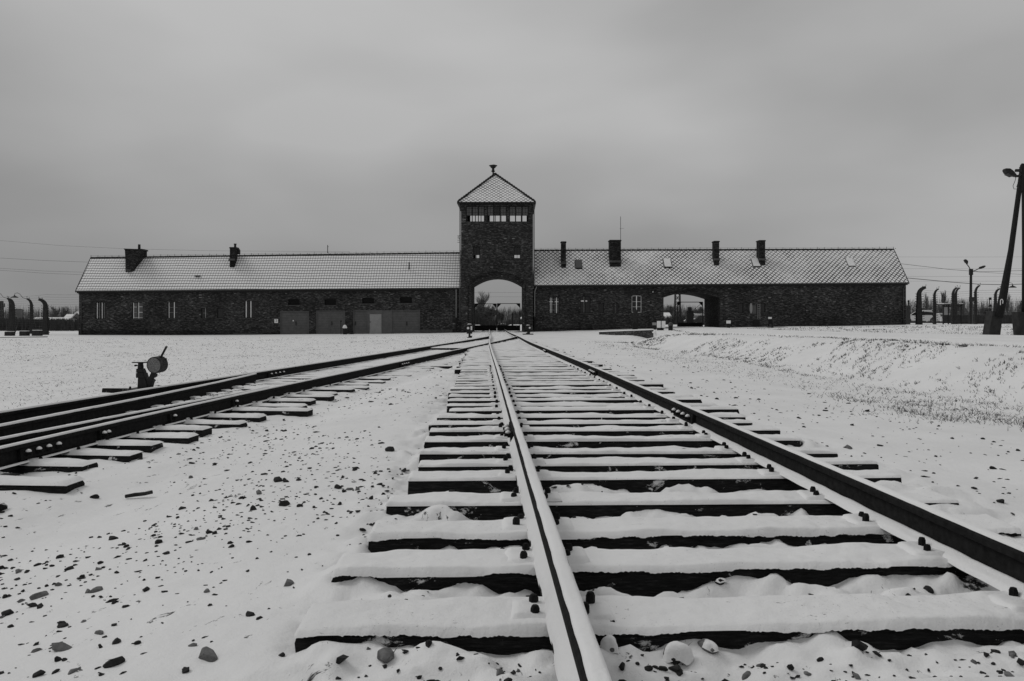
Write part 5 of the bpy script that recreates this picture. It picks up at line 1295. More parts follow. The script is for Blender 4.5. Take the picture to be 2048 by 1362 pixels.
# ------------------------------------------------------------------ leaning pole pair on concrete feet
YP = 23.0
def pole_foot(root, b0, b1, t0, t1, pyb, pyt, dy=.34):
    mb = MB(); q = [P(b0, pyb, YP), P(b1, pyb, YP), P(b1, pyb, YP)+Vector((0, dy, 0)), P(b0, pyb, YP)+Vector((0, dy, 0)), P(t0, pyt-.7, YP), P(t1, pyt+.7, YP), P(t1, pyt+.7, YP)+Vector((0, dy, 0)), P(t0, pyt-.7, YP)+Vector((0, dy, 0))]
    mb.hexa(q); return mb.build('concrete_foot', M_conc, root, bevel=.015)
PR = empty('utility_pole', P(1990, 671, YP), 0, 'tall tarred A-shaped pole on concrete feet at the right edge with a street lamp', 'utility pole')
pole_foot(PR, 1977.5, 2001, 1986, 2007, 672, 622.5)
pole_foot(PR, 2041, 2066, 2037, 2060, 672, 624)
mb = MB(); mb.tube([P(1997.5, 634, YP-.02), P(2005, 600, YP-.04), P(2022, 500, YP-.02), P(2045, 331, YP), P(2046, 327.5, YP)], [.105, .11, .074, .062, .04], 14); mb.build('leaning_shaft', M_pole, PR, smooth=True)
mb = MB(); mb.tube([P(2050.5, 640, YP+.1), P(2049.5, 500, YP+.1), P(2047.5, 330, YP+.12)], [.09, .07, .06], 14); mb.build('upright_shaft', M_pole, PR, smooth=True)
mb = MB(); mb.tube([P(2030, 352.5, YP-.08), P(2037, 352, YP-.08), P(2043, 347, YP)], .035, 8); mb.tube([P(2031, 341, YP-.12), P(2042, 341, YP-.12)], .045, 6); mb.tube([P(2040.5, 334, YP-.12), P(2040.5, 345, YP-.12)], .03, 6)
br2 = mb.build('bracket', M_dark, PR)
mb = MB(); a, b = P(2008, 339, YP-.1), P(2027.5, 350.5, YP-.1); d = (b-a).normalized(); nrm = Vector((-d.z, 0, d.x))
def sec(p, h1, h2, w): return [p+nrm*-h1+Vector((0,-w,0)), p+nrm*-h1+Vector((0,w,0)), p+nrm*h2+Vector((0,w,0)), p+nrm*h2+Vector((0,-w,0))]
s0, s1, s2, s3 = sec(a, .03, .03, .07), sec(a+d*.10, .065, .075, .11), sec(b-d*.10, .05, .07, .09), sec(b+d*.05, .03, .04, .05)
for u_, v_ in ((s0, s1), (s1, s2), (s2, s3)): mb.hexa(u_ + v_)
lh = mb.build('lamp_head', M_dark, br2, bevel=.01)
mb = MB(); q = a+d*.12-nrm*.062; mb.hexa([q+Vector((0,-.08,0))-nrm*.035, q+d*.16+Vector((0,-.08,0))-nrm*.02, q+d*.16+Vector((0,.08,0))-nrm*.02, q+Vector((0,.08,0))-nrm*.035, q+Vector((0,-.09,0)), q+d*.17+Vector((0,-.09,0)), q+d*.17+Vector((0,.09,0)), q+Vector((0,.09,0))]); mb.build('lamp_glass', M_concl, br2)
mb = MB(); mb.tube([P(2032, 354, YP-.1), P(2030, 362, YP-.1), P(2026, 372, YP-.1), P(2028, 378, YP-.1), P(2035, 378, YP-.1), P(2037, 372, YP-.08), P(2041, 368, YP)], .008, 5); mb.tube([P(2034, 374, YP-.12), P(2036, 368, YP-.12)], .02, 6); mb.build('loose_cable', M_dark, PR)
mb = MB(); mb.tube([P(2000.8, 610, YP-.2)] + [P(2003.4-2.6*math.cos(a/8*3.1416), 602.5-4*math.sin(a/8*3.1416), YP-.21) for a in range(9)] + [P(2005.6, 607, YP-.2)], .010, 5); mb.build('cable_loop', M_white, PR)
mb = MB(); mb.box(P(2043.5, 0, YP).x, P(2051, 0, YP).x, YP-.1, YP-.02, WZ(386, YP), WZ(381.5, YP)); mb.build('clamp', M_dark, PR)
shift_children(PR)
# ------------------------------------------------------------------ twin-arm street lamp and its sign
YL = 92
SL = empty('street_lamp', P(1942, 647, YL), 0, 'twin-armed street lamp on a dark pole behind the right fence', 'street lamp')
mb = MB(); mb.tube([P(1941, 650, YL), P(1942, 540, YL)], [.17, .13], 10); mb.build('pole', M_dark, SL)
mb = MB(); mb.box(WX(1939, YL), WX(1945, YL), YL-.14, YL+.14, WZ(550, YL), WZ(538, YL)); mb.tube([P(1942, 541, YL), P(1937, 532.5, YL), P(1932.5, 527, YL)], .05, 6); mb.tube([P(1943, 543, YL), P(1950, 541, YL), P(1961, 535.5, YL)], .05, 6); ar = mb.build('arms', M_dark, SL)
for pts in ([(1934.5, 528), (1930.5, 525), (1928, 520.5), (1930.5, 518.5), (1935, 522)], [(1959, 534), (1968, 531), (1970.5, 532.5), (1966.5, 536), (1960, 538)]):
    mb = MB(); mb.poly_prism([(WX(a, YL), WZ(b, YL)) for a, b in reversed(pts)][::-1], YL-.15, YL+.15); mb.build('lamp_head', M_dark, SL)
mb = MB(); mb.box(WX(1936, YL), WX(1948.5, YL), YL-.22, YL-.18, WZ(603.5, YL), WZ(594, YL)); mb.box(WX(1937, YL), WX(1947.5, YL), YL-.235, YL-.221, WZ(599.2, YL), WZ(598.4, YL)); mb.build('sign_board', M_fardark, SL)
shift_children(SL)
mb = MB()
for px in (1945.5, 1949): mb.tube([P(px, 650, 91), P(px, 602, 91)], .05, 6)
mb.tube([P(1945.5, 602, 91), P(1949, 602, 91)], .05, 6); o = mb.build('tall_frame', M_concl); tag(o, 'narrow pale pipe frame right behind the street lamp', 'pipe frame')

# ------------------------------------------------------------------ small things in front of the wings
def stand_sign(label, cat, name, px0, px1, pyt, pyb, pg, Y, m, legs, thick=.05, split=None, post=M_dark):
    x0, x1 = WX(px0, Y), WX(px1, Y); z0, z1 = WZ(pyb, Y), WZ(pyt, Y); g = WZ(pg, Y)
    root = empty(name, ((x0+x1)/2, Y, g), 0, label, cat); cx = (x0+x1)/2
    if split:
        mb = MB(); xs2 = WX(split, Y); mb.box(x0-cx, xs2-cx-.03, 0, thick, z0-g, z1-g); mb.build('panel', m, root, bevel=.01)
        mb = MB(); mb.box(xs2-cx+.03, x1-cx, 0, thick, z0-g, z1-g); mb.build('panel', m, root, bevel=.01)
        mb = MB(); mb.box(xs2-cx-.028, xs2-cx+.028, .002, thick-.002, z0-g-.02, z1-g); mb.build('mullion', M_dark, root)
    else: mb = MB(); mb.box(x0-cx, x1-cx, 0, thick, z0-g, z1-g); mb.build('panel', m, root, bevel=.01)
    for lx_, w in legs:
        mb = MB(); X = WX(lx_, Y)-cx; mb.box(X-w/2, X+w/2, .01+thick, .06+thick, -.25, (z0+z1)/2-g); mb.build('leg', post, root)
    return root
Yb = 66
b_ = stand_sign('white double information board on thin legs before the side gateway', 'information board', 'information_board', 1314, 1331, 642, 655.5, 671, Yb, M_white, [(1315, .03), (1323.5, .03)], split=1322.4)
mb = MB(); x0, x1 = WX(1316, Yb)-b_.location.x, WX(1328, Yb)-b_.location.x; mb.box(x0, x1, .1, .5, WZ(662, Yb)-b_.location.z, WZ(656, Yb)-b_.location.z); mb.build('lower_box', M_fardark, b_)
s_ = stand_sign('small grey notice panel left of the white double board', 'notice', 'notice_panel', 1305, 1313, 645, 650.5, 664, 70, M_doorl, [(1309, .35)]); 
stand_sign('small white lectern sign on a dark post right of the side gateway', 'sign', 'lectern_sign', 1453, 1461.5, 641, 647, 660, 73, M_white, [(1457, .32)])
# domed bins
def bin_(label, px0, px1, pyt, pym, pyb, Y, cap):
    x0, x1 = WX(px0, Y), WX(px1, Y); cx = (x0+x1)/2; g = WZ(pyb, Y); root = empty('litter_bin', (cx, Y, g), 0, label, 'litter bin', 'litter bins by the brick wings')
    r_ = (x1-x0)/2; hm = WZ(pym, Y)-g; ht = WZ(pyt, Y)-g
    mb = MB(); mb.lathe((0, 0, 0), [(r_*.85, -.05), (r_*.92, .03), (r_*.97, hm)], 18); mb.build('body', M_framed, root)
    mb = MB(); mb.lathe((0, 0, hm+.002), [(r_*1.08, 0), (r_*1.05, (ht-hm)*.35), (r_*.7, (ht-hm)*.8), (r_*.1, (ht-hm))], 18); mb.build('hood', cap, root, smooth=True)
bin_('round-hooded dark litter bin right of the white board', 1336.5, 1346, 644, 651.5, 665.5, 64, M_concl)
bin_('dark litter bin with a white snow hood before the second garage door', 685.5, 694, 649.5, 656.5, 670.5, 73, M_snow)
mb = MB(); mb.tube([P(682, 672, 73), P(681.5, 641, 73)], .03, 6); mb.box(WX(680.8, 73), WX(683.5, 73), 72.95, 72.99, WZ(644.5, 73), WZ(641, 73)); o = mb.build('marker_pole', M_dark); tag(o, 'thin dark marker pole left of the snow-hooded bin', 'pole')
root = empty('crate', P(702, 671, 74), 0, 'small dark crate between the bin and the plank door leaf', 'crate')
mb = MB(); mb.box(-.16, .18, 0, .4, -.1, .24); mb.build('box', M_framed, root, bevel=.01); mb = MB(); mb.box(-.18, .20, -.02, .42, .243, .27); mb.build('lid', M_dark, root)
# easel with a white plate
Y = 70; g = P(1541, 660.5, Y); root = empty('easel', g, 0, 'wooden easel with a white plate standing on a painted dark shadow', 'easel')
ex_ = lambda px: WX(px, Y)-g.x
ez_ = lambda py: WZ(py, Y)-g.z
mb = MB(); mb.box(ex_(1536.5), ex_(1543), -.06, -.02, ez_(637.8), ez_(634)); mb.build('plate', M_white, root)
mb = MB(); mb.box(ex_(1537), ex_(1544), -.02, .02, ez_(648), ez_(638)); mb.build('board', M_framed, root)
for a, b, mm in ((1536.5, 1538.5, M_dark), (1539, 1540.5, M_concl), (1543, 1544, M_concl), (1546.5, 1547.5, M_concl), (1544.5, 1545, M_dark)):
    mb = MB(); mb.bar((ex_(a), random.uniform(-.1, .3), -.1), (ex_(b), .05, ez_(643)), .07); mb.build('leg', mm, root)
bx = []
pa = []
for i in range(24):
    a = 2*math.pi*i/24; px = 1541+35*math.cos(a)*(1+.1*math.sin(3*a)); q = (WX(px, Y), Y+1.1*math.sin(a)*(1+.15*math.cos(5*a))); pa.append((q[0], q[1], gz(*q)+.045 if False else float(gbase(*q))+.075))
me = bpy.data.meshes.new('shadow_patch'); me.from_pydata([(WX(1541, Y), Y, float(gbase(WX(1541, Y), Y))+.085)]+pa, [], [(0, i+1, (i+1) % 24+1) for i in range(24)]); me.materials.append(M_stone); o = bpy.data.objects.new('painted_shadow', me); COL.objects.link(o); tag(o, kind='structure')  # flat dark sheet painting the shadow puddle around the easel's feet
# leaning dark post before the white-framed window
Y = 72; g = P(1270.5, 659.5, Y); root = empty('memorial_post', g, 0, 'dark weathered post on a square block below the white-framed window', 'post')
ex_ = lambda px: WX(px, Y)-g.x
ez_ = lambda py: WZ(py, Y)-g.z
mb = MB(); mb.box(ex_(1266), ex_(1275.5), 0, .5, -.1, ez_(646)); mb.build('block', M_framed, root, bevel=.02)
mb = MB(); mb.tube([(0, .25, ez_(646)), (.02, .25, ez_(634)), (.06, .25, ez_(624)), (.02, .25, ez_(618))], [.13, .17, .22, .10], 9); mb.build('shaft', M_conc, root)
# head wall of the ditch
mb = MB(); yw0, yw1 = 55.0, 44.2
a0, a1 = P(1198, 664, yw0), P(1307, 660, yw1)
c0 = Vector((a0.x, a0.y, -.75)); c1 = Vector((a1.x, a1.y, -.9))
th = Vector((.05, .42, 0))
mb.hexa([c0, c1, c1+th, c0+th, a0, a1, a1+th, a0+th]); 
hw_ = empty('retaining_wall', a0, 0, 'low brick head wall with snow along its top at the end of the ditch', 'low wall')
mb.build('wall', M_brick, hw_)
mb = MB(); u3 = Vector((0, 0, .003)); o1 = Vector((-.02, -.04, 0)); mb.hexa([a0+u3+o1, a1+u3-Vector((-.02, .04, 0)), a1+th*1.05+u3, a0+th*1.05+u3, a0+u3*20+o1*.3, a1+u3*20, a1+th+u3*20, a0+th+u3*20]); mb.build('snow_cap', M_snow, hw_)
shift_children(hw_)
# extra little white stones by the end of the head wall
for px, py, r_ in ((1311, 668, .16), (1309, 664.5, .12)):
    p = P(px, py, 43.8); me = stone_mesh(int(px), 'boulder', .7, 2); me.materials.append(M_snow); o = bpy.data.objects.new('boulder', me); COL.objects.link(o); o.location = p; o.scale = (r_, r_, r_)
    tag(o, 'snow-crusted boulder %s at the right end of the head wall' % ('lower down' if py > 666 else 'higher up'), 'boulder')
#--MORE3--
# ------------------------------------------------------------------ bare trees, thickets
class TW:
    def __init__(s): s.v = []; s.f = []
    def seg(s, a, b, r0, r1):
        d = (b-a); L = d.length
        if L < 1e-5: return
        d /= L; up = Vector((0, 0, 1)) if abs(d.z) < .9 else Vector((1, 0, 0)); x = d.cross(up).normalized(); y = d.cross(x); n = len(s.v)
        for p, r_ in ((a, r0), (b, r1)):
            for k_ in range(3):
                t_ = 2.094*k_; s.v.append(p + (x*math.cos(t_) + y*math.sin(t_))*r_)
        for k_ in range(3): s.f.append((n+k_, n+(k_+1) % 3, n+3+(k_+1) % 3, n+3+k_))
def tree(name, label, px, pyb, pyt, Y, wpx, seed, up=.75, depth=4, group=None, m=None, stems=1, rmin=.012):
    x = WX(px, Y); z0 = WZ(pyb, Y); H_ = WZ(pyt, Y)-z0; W_ = wpx*Y/F
    r_ = random.Random(seed); root = empty(name, (x, Y, z0), 0, label, 'tree', group)
    t_ = TW(); c_ = TW()
    def grow(p, d, L, rad, lev):
        n = 4; q = p.copy(); tgt = t_ if lev == 0 else c_
        for i in range(n):
            d2 = (d + Vector((r_.gauss(0, .10), r_.gauss(0, .10), .04)) ).normalized(); q2 = q + d2*L/n
            ra = max(rmin, rad*(1-.75*i/n)); rb = max(rmin, rad*(1-.75*(i+1)/n)); tgt.seg(q, q2, ra, rb); q = q2; d = d2
            if lev < depth and (i > 0 or lev > 0):
                for _ in range(3 if lev < 2 else 2):
                    a = r_.uniform(0, 6.28); o = Vector((math.cos(a), math.sin(a), 0)); nd = (d*up + o*(1-up)*1.6 + Vector((0, 0, .15))).normalized()
                    grow(q.copy(), nd, L*r_.uniform(.38, .6), rad*.5, lev+1)
    for k_ in range(stems):
        o = Vector((r_.uniform(-.5, .5), r_.uniform(-.2, .2), 0))*(W_*.8 if stems > 1 else 0)
        grow(o, Vector((r_.gauss(0, .05), r_.gauss(0, .05), 1)), H_*.62 if stems == 1 else H_*r_.uniform(.4, .62), H_*.022, 0)
    # fit the crown to the wanted width and height
    allv = c_.v + t_.v; mxz = max(v.z for v in allv); mxx = sorted(abs(v.x) for v in allv)[int(len(allv)*.985)]
    for v in allv: v.z *= H_/mxz; v.x *= (W_/2)/mxx; v.y *= (W_/2)/mxx
    a = npmesh('trunk', [tuple(v) for v in t_.v], t_.f, m or M_twig, root, False); b = npmesh('crown', [tuple(v) for v in c_.v], c_.f, m or M_twig, root, False)
    return root
GTR = 'bare trees beyond the building'
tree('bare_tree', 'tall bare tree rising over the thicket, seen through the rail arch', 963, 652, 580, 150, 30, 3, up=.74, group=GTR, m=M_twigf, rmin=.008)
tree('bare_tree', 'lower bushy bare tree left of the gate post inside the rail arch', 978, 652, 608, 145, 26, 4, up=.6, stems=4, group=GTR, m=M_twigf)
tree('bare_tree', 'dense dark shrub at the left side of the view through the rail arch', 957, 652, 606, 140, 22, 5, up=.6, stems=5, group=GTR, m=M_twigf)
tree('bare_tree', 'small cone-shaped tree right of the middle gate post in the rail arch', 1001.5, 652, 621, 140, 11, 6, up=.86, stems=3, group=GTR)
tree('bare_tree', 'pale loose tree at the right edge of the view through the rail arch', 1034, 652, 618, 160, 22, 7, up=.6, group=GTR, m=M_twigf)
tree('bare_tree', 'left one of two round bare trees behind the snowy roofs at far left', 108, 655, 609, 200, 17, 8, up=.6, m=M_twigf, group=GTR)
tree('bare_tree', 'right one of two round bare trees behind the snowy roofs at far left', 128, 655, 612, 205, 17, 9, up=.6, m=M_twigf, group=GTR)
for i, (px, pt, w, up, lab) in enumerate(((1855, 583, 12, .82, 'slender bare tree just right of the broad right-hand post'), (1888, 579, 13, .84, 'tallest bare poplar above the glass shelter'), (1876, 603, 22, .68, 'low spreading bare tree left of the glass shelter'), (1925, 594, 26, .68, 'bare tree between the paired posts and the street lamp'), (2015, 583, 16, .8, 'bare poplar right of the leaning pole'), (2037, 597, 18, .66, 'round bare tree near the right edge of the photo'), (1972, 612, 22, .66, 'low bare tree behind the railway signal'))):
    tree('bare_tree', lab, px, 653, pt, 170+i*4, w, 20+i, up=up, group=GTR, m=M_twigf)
tree('bare_tree', 'bare thicket tree at the left of the view through the side gateway', 1335, 650, 609, 150, 24, 31, up=.62, stems=3, group=GTR, m=M_twigf)
tree('bare_tree', 'bare tree behind the cars seen through the side gateway', 1398, 650, 612, 160, 24, 32, up=.62, stems=3, group=GTR, m=M_twigf)
# far wood : one uncountable band of twigs
v_ = []; f_ = []
def wood(x0, x1, Y0, Y1, h0, h1, n, base):
    for _ in range(n):
        Y = random.uniform(Y0, Y1); x = random.uniform(x0, x1)*Y/F
        c = float(vnoise(np.array(x*.09), np.array(Y*.02), 55)); h = h0 + (h1-h0)*c*random.uniform(.5, 1.05)
        a = random.gauss(0, .13); w = random.uniform(.03, .085); base_ = float(gbase(x, Y)) - .05; q = Vector((x, Y, base_)); t_ = q + Vector((a*h, 0, h)); n0 = len(v_)
        v_.extend([(q.x-w, Y-w, base_), (q.x+w, Y-w, base_), (q.x, Y+w, base_), (t_.x-.01, Y-.01, t_.z), (t_.x+.01, Y-.01, t_.z), (t_.x, Y+.01, t_.z)])
        f_.extend([(n0, n0+1, n0+4, n0+3), (n0+1, n0+2, n0+5, n0+4), (n0+2, n0, n0+3, n0+5)])
wood(-1400, -770, 215, 260, 3.2, 7.5, 4200, -.7)
wood(-140, 60, 215, 250, 3.2, 6.0, 1500, -.7)
wood(270, 420, 215, 250, 3.4, 6.6, 1300, -.7)
wood(740, 1500, 205, 260, 3.4, 8.0, 5200, -.7)
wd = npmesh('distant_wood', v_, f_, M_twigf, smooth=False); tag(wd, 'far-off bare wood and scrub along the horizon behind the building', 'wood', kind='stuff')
v_ = []; f_ = []
wood(-1060, -850, 105, 118, 1.0, 1.9, 1500, -.6)
wood(-110, -55, 118, 132, 1.2, 3.3, 500, -.6); wood(-75, -32, 118, 132, .8, 2.6, 350, -.6); wood(-40, 22, 120, 132, .5, 1.5, 300, -.6)
wood(300, 390, 118, 128, .8, 2.2, 500, -.4)
sc_ = npmesh('roadside_scrub', v_, f_, M_twig, smooth=False); tag(sc_, 'dark bare scrub along the road just beyond the building', 'scrub', kind='stuff')
# ------------------------------------------------------------------ buildings far behind
def gable_house(label, cat, px0, px1, pyr, pye, pyb, Y, depth, m, along=True, wins=(), group=None):
    x0, x1 = WX(px0, Y), WX(px1, Y); g = WZ(pyb, Y); e = WZ(pye, Y)-g; r_ = WZ(pyr, Y)-g; cx = (x0+x1)/2; w = x1-x0
    root = empty('house', (cx, Y, g), 0, label, cat, group)
    mb = MB(); mb.box(-w/2, w/2, 0, depth, -1, e)
    if not along: mb.poly_prism([(-w/2, e+.003), (w/2, e+.003), (0, r_-.05)], 0, depth)
    mb.build('wall', m, root)
    mb = MB(); o = .3
    if along:
        mb.hexa([(-w/2-o, -o, e-.1), (w/2+o, -o, e-.1), (w/2+o, depth/2, r_-.12), (-w/2-o, depth/2, r_-.12), (-w/2-o, -o, e+.1), (w/2+o, -o, e+.1), (w/2+o, depth/2, r_+.1), (-w/2-o, depth/2, r_+.1)])
        mb.hexa([(-w/2-o, depth/2+.003, r_-.12), (w/2+o, depth/2+.003, r_-.12), (w/2+o, depth+o, e-.1), (-w/2-o, depth+o, e-.1), (-w/2-o, depth/2+.003, r_+.1), (w/2+o, depth/2+.003, r_+.1), (w/2+o, depth+o, e+.1), (-w/2-o, depth+o, e+.1)])
    else:
        for s_ in (-1, 1):
            p = [(s_*(w/2+o), -o, e-.25), (s_*.003, -o, r_-.02), (s_*.003, depth+o, r_-.02), (s_*(w/2+o), depth+o, e-.25)]
            if s_ > 0: p = [p[1], p[0], p[3], p[2]]
            mb.hexa(p + [(a, b, c+.2) for a, b, c in p])
    mb.build('roof', M_snow, root)
    for a, b, c, d in wins:
        q = MB(); q.box(WX(a, Y)-cx, WX(b, Y)-cx, -.04, -.003, WZ(d, Y)-g, WZ(c, Y)-g); q.build('window', M_glass, root)
    return root
gable_house('long low shed with a white roof between the left fence posts', 'shed', 60, 124, 635.5, 638.5, 656, 175, 6, M_fardark, True, [(70, 74, 643, 648), (84, 88, 643, 648), (104, 108, 643, 648)])
h_ = gable_house('pale house with a steep snowy roof at the left end of the wing', 'house', 142, 168, 624.5, 639, 659, 150, 9, M_farwall, False, [(149, 154, 635, 641), (149, 155, 648, 654)])
gable_house('small pale annex with a snow roof beside the steep-roofed house', 'house', 122, 144, 629, 646.5, 659, 149, 5, M_farwall, True, [(128, 132, 650, 656), (136, 140, 650, 656)])
gable_house('white house glimpsed at the right side of the rail arch', 'house', 1036, 1050, 634, 637, 650, 190, 6, M_farwall, True, [(1038, 1040, 640, 644)])
gable_house('tiny pale house between the trees in the rail arch', 'house', 1008, 1015.5, 637, 640, 646, 240, 5, M_farwall, True, [(1009.5, 1011, 641.5, 644), (1012.5, 1014, 641.5, 644)])
gable_house('low white-roofed hut at the left of the side gateway view', 'hut', 1318, 1341, 626, 637, 650, 130, 5, M_farwall, True, [(1329, 1333, 641, 645)])
root = empty('billboard', P(37, 656, 140), 0, 'dark rectangular billboard on posts behind the left fence', 'billboard')
mb = MB(); k_ = 140/F; mb.box(-7*k_, 7*k_, 0, .2, 22*k_, 37*k_); mb.build('board', M_farwall, root); mb = MB(); mb.box(-7.4*k_, 7.4*k_, -.03, .1, 37*k_+.003, 38*k_); mb.build('frame', M_framed, root)
for s_ in (-1, 1): mb = MB(); mb.tube([(s_*6.5*k_, .3, -.5), (s_*6.5*k_, .3, 37*k_)], .1, 6); mb.build('leg', M_dark, root)
# pylons of lattice
def lattice(label, px, pyb, pyt, Y, w0, w1, m, arm=False):
    g = P(px, pyb, Y); H_ = (pyb-pyt)*Y/F; root = empty('lattice_mast', g, 0, label, 'mast'); mb = MB()
    a0, a1 = w0*Y/F/2, w1*Y/F/2; n = 9
    cs = [(-1, -1), (1, -1), (1, 1), (-1, 1)]
    pt = lambda c, t_: Vector((c[0]*(a0+(a1-a0)*t_), c[1]*(a0+(a1-a0)*t_), H_*t_ - (0 if t_ > 0 else .5)))
    for c in cs: mb.bar(pt(c, 0), pt(c, 1), .11)
    for i in range(n):
        for j in range(4):
            mb.bar(pt(cs[j], i/n), pt(cs[(j+1) % 4], (i+1)/n), .06); mb.bar(pt(cs[(j+1) % 4], i/n), pt(cs[j], (i+1)/n), .06)
    mb.build('lattice', m, root)
    if arm: mb = MB(); mb.bar((-.2, 0, H_*.80), (6*Y/F, 0, H_*.80), .12); mb.bar((6*Y/F, 0, H_*.80), (6*Y/F, 0, H_*.92), .1); mb.build('bracket', m, root)
    return root
lattice('steel lattice mast rising behind the side gateway', 1355, 652, 560, 125, 12, 8, M_dark)
lattice('thin lattice mast at the left edge of the photo', 3, 660, 602, 110, 7, 3.5, M_concl, True)
# railway signal behind the right fence
root = empty('signal_post', P(1979, 648, 105), 0, 'slim ladder-sided railway signal post behind the right fence', 'signal post'); k_ = 105/F
mb = MB()
for s_ in (-1.8, 1.8): mb.tube([(s_*k_*1.3, 0, -.3), (s_*k_*.6, 0, 40*k_)], .04, 5)
for i in range(10): mb.tube([(-1.9*k_, 0, (3+i*3.6)*k_), (1.9*k_, 0, (3+i*3.6)*k_)], .025, 4)
mb.build('ladder_frame', M_concl, root)
for z in (26, 34, 48): mb = MB(); mb.box(-2.0*k_, 2.0*k_, -.25, -.05, z*k_, (z+5)*k_); mb.build('signal_head', M_dark, root)
mb = MB(); mb.tube([(0, 0, 40*k_), (0, 0, 53*k_)], .05, 5); mb.build('mast_top', M_dark, root)
# glass shelter
YS = 108; root = empty('bus_shelter', P(1905, 648, YS), 0, 'dark framed glass shelter with snow on its flat roof behind the paired posts', 'shelter'); k_ = YS/F
hw = 18*k_; H_ = 38*k_
for i, X in enumerate((-hw, -hw*.42, hw*.25, hw)):
    mb = MB(); mb.box(X-.07, X+.07, 0, .14, -.2, H_); mb.build('upright', M_dark, root)
mb = MB(); mb.box(-hw-.15, hw+.15, -.3, 1.6, H_+.003, H_+.14); r2 = mb.build('roof', M_dark, root); mb = MB(); mb.box(-hw-.1, hw+.1, -.25, 1.55, H_+.143, H_+.24); mb.build('snow_cap', M_snow, r2)
mb = MB(); mb.box(-hw, hw, .05, .09, .1, 1.2); mb.build('lower_panel', M_fardark, root)
mb = MB(); mb.box(-hw, hw, .04, .1, H_-.25, H_-.05); mb.build('header', M_dark, root)
mb = MB(); mb.box(-hw+.1, -hw*.45, .06, .08, 1.25, H_-.3); mb.build('poster_pane', M_doorl, root)
mb = MB(); mb.box(-2.5, 22, 0, .08, -.2, 1.15)
for i in range(60): mb.box(-2.4+i*.405, -2.15+i*.405, -.03, -.003, -.2, 1.2)
o = mb.build('board_fence', M_fardark); o.location = P(1950, 647, 112); tag(o, 'low dark board fence behind the street lamp and leaning pole', 'fence')
mb = MB(); mb.box(0, WX(1821, 82)-WX(1812.5, 82), 0, .6, -.3, WZ(611, 82)-WZ(648, 82)); o = mb.build('gate_pier', M_concl, bevel=.02); o.location = P(1812.5, 648, 82); tag(o, 'pale rendered pier at the right end of the brick wing', 'pier')
mb = MB(); mb.tube([P(1817, 612, 82.3), P(1817, 602.5, 82.3)], .07, 8); mb.lathe(P(1817, 602.5, 82.3), [(.1, -.05), (.12, .0), (.05, .12)], 8); o = mb.build('vent_pipe', M_dark); tag(o, 'short dark pipe standing on the pale pier', 'pipe')
# cars
def car(label, px, pyb, Y, rot, paint, L=4.3, snowy=False):
    root = empty('parked_car', P(px, pyb, Y), R(rot), label, 'car', 'cars parked behind the building')
    pr = [(-L/2, .35), (-L/2+.1, .25), (L/2-.1, .25), (L/2, .4), (L/2-.03, .72), (L/2-.9, .90), (L/2-1.55, 1.36), (-.6, 1.44), (-L/2+.75, 1.34), (-L/2+.25, .98), (-L/2, .9)]
    mb = MB(); mb.poly_prism(pr, -.84, .84); mb.build('body', paint, root, bevel=.06)
    mb = MB()
    for s_ in (-.85, .85):
        y0, y1 = (s_-.004, s_+.02) if s_ > 0 else (s_-.02, s_+.004)
        mb.poly_prism([(L/2-1.1, .92), (L/2-1.6, 1.30), (.1, 1.36), (.1, .92)], y0, y1); mb.poly_prism([(0, .92), (0, 1.36), (-.6, 1.37), (-L/2+.8, 1.27), (-L/2+.5, .95)], y0, y1)
    mb.build('side_window', M_glass, root)
    mb = MB(); mb.hexa([(L/2-.96, -.7, .90), (L/2-.90, -.7, .93), (L/2-.90, .7, .93), (L/2-.96, .7, .90), (L/2-1.56, -.62, 1.35), (L/2-1.50, -.62, 1.38), (L/2-1.50, .62, 1.38), (L/2-1.56, .62, 1.35)]); mb.build('windscreen', M_glass, root)
    mb = MB(); mb.hexa([(-L/2+.21, -.66, .98), (-L/2+.25, -.66, .98), (-L/2+.25, .66, .98), (-L/2+.21, .66, .98), (-L/2+.68, -.6, 1.33), (-L/2+.74, -.6, 1.33), (-L/2+.74, .6, 1.33), (-L/2+.68, .6, 1.33)]); mb.build('rear_window', M_glass, root)
    Mx = Matrix.Rotation(R(90), 3, 'X')
    for X in (-L/2+.8, L/2-.85):
        for s_ in (-1, 1):
            mb = MB(); mb.lathe((X, s_*.76, .31), [(.22, -.1), (.31, -.09), (.31, .09), (.22, .1)], 18, M=Mx); w = mb.build('wheel', M_dark, root); mb = MB(); mb.lathe((X, s_*.77, .31), [(.2, -.1), (.18, -.105), (.18, .105), (.2, .1)], 14, M=Mx); mb.build('rim', M_farwall, w)
    for s_ in (-1, 1):
        mb = MB(); mb.box(L/2-.06, L/2+.01, s_*.62-.13, s_*.62+.13, .62, .74); mb.build('headlight', M_lamp, root); mb = MB(); mb.box(-L/2-.012, -L/2+.02, s_*.66-.1, s_*.66+.1, .72, .88); mb.build('tail_light', M_fardark, root)
    if snowy:
        mb = MB(); mb.box(-L/2+.9, L/2-1.7, -.66, .66, 1.42, 1.53); mb.build('snow_cap', M_snow, root, bevel=.04); mb = MB(); mb.hexa([(L/2-.85, -.7, .90), (L/2-.1, -.7, .75), (L/2-.1, .7, .75), (L/2-.85, .7, .90), (L/2-.85, -.68, 1.0), (L/2-.12, -.68, .83), (L/2-.12, .68, .83), (L/2-.85, .68, 1.0)]); mb.build('bonnet_snow', M_snow, root, bevel=.02)
    return root
car('white car standing behind the broad right-hand fence post', 1841, 645.5, 98, 152, M_carw, 4.3, True)
car('small pale car between the second and paired right-hand posts', 1877, 646, 125, 95, M_carw, 4.0, True)
car('dark snow-covered car behind the leaf of the side gateway', 1400, 651, 112, 205, M_fardark, 4.4, True)
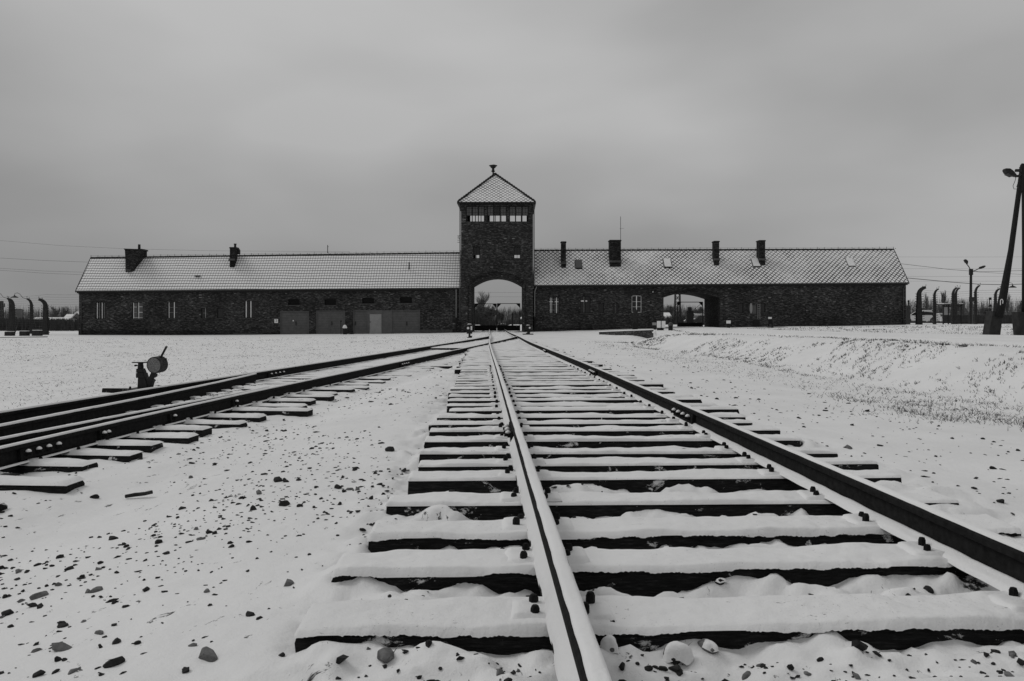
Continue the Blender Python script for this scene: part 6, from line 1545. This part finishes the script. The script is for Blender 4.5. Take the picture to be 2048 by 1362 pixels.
car('second snow-topped car farther back in the side gateway', 1392, 643, 150, 190, M_fardark, 4.4, True)
root = empty('control_cabinet', P(1380.5, 652, 100), 0, 'tall dark cabinet with a narrower top behind the side gate leaf', 'cabinet'); k_ = 100/F
mb = MB(); mb.box(-7*k_, 7*k_, 0, .7, -.3, 30.5*k_); mb.build('body', M_framed, root, bevel=.02); mb = MB(); mb.box(-3.6*k_, 3.4*k_, .1, .6, 30.6*k_, 38*k_); mb.build('top_box', M_framed, root, bevel=.02)
root = empty('marker_post', P(1025, 652, 96), 0, 'dark square post beyond the right gate leaf in the rail arch', 'post'); k_ = 96/F
mb = MB(); mb.box(-1.7*k_, 1.7*k_, 0, .25, -.4, 25.5*k_); mb.build('post', M_dark, root, bevel=.01); mb = MB(); mb.box(-1.9*k_, 1.9*k_, -.02, .27, 25.6*k_, 26.6*k_); mb.build('cap', M_dark, root)
# ------------------------------------------------------------------ wires in the sky
def wire(label, pts, r_=.012):
    mb = MB(); P3 = [P(*p) for p in pts]; mb.tube(P3, r_, 4); o = mb.build('overhead_wire', M_dark); tag(o, label, 'overhead wire', 'overhead wires')
wire('topmost faint overhead wire at left, crossing behind the wide chimney', [(-80, 476, 120), (0, 481, 120), (120, 491, 120), (250, 497.5, 120), (420, 501.5, 120), (700, 503.5, 120)])
wire('second overhead wire at left, meeting the roof below its ridge', [(-80, 512, 120), (0, 516, 120), (90, 521, 120), (250, 527, 120)], .016)
wire('upper one of the close wire pair at left', [(-80, 533, 120), (0, 536.5, 120), (90, 542, 120), (250, 547, 120)], .014)
wire('lower one of the close wire pair at left', [(-80, 537, 120), (0, 540.5, 120), (90, 546.5, 120), (250, 553, 120)], .014)
wire('sagging wire from the roof end to the right edge, upper', [(1700, 515, 105), (1802, 527.5, 105), (1900, 539, 105), (1960, 543.5, 105), (2048, 541, 105), (2150, 534, 105)], .022)
wire('thick sagging cable from the eaves corner to the right edge', [(1700, 545, 100), (1815, 556, 100), (1900, 564, 100), (1960, 568.5, 100), (2010, 569.5, 100), (2048, 568, 100), (2150, 562, 100)], .034)
wire('wire starting at the street lamp towards the right edge', [(1942, 543, 92), (1990, 546, 92), (2048, 549, 92), (2150, 552, 92)], .014)
for i, y in enumerate((513.5, 537, 552.5, 562)):
    wire('%s thin level wire across the sky at right' % ['highest', 'second highest', 'third highest', 'lowest'][i], [(1700, y, 150), (1900, y+.6, 150), (2150, y, 150)], .012)
for i, y in enumerate((585, 593.5)):
    wire('%s thin wire seen through the rail arch' % ['upper', 'lower'][i], [(900, y+1, 130), (1000, y, 130), (1100, y+.4, 130)], .01)
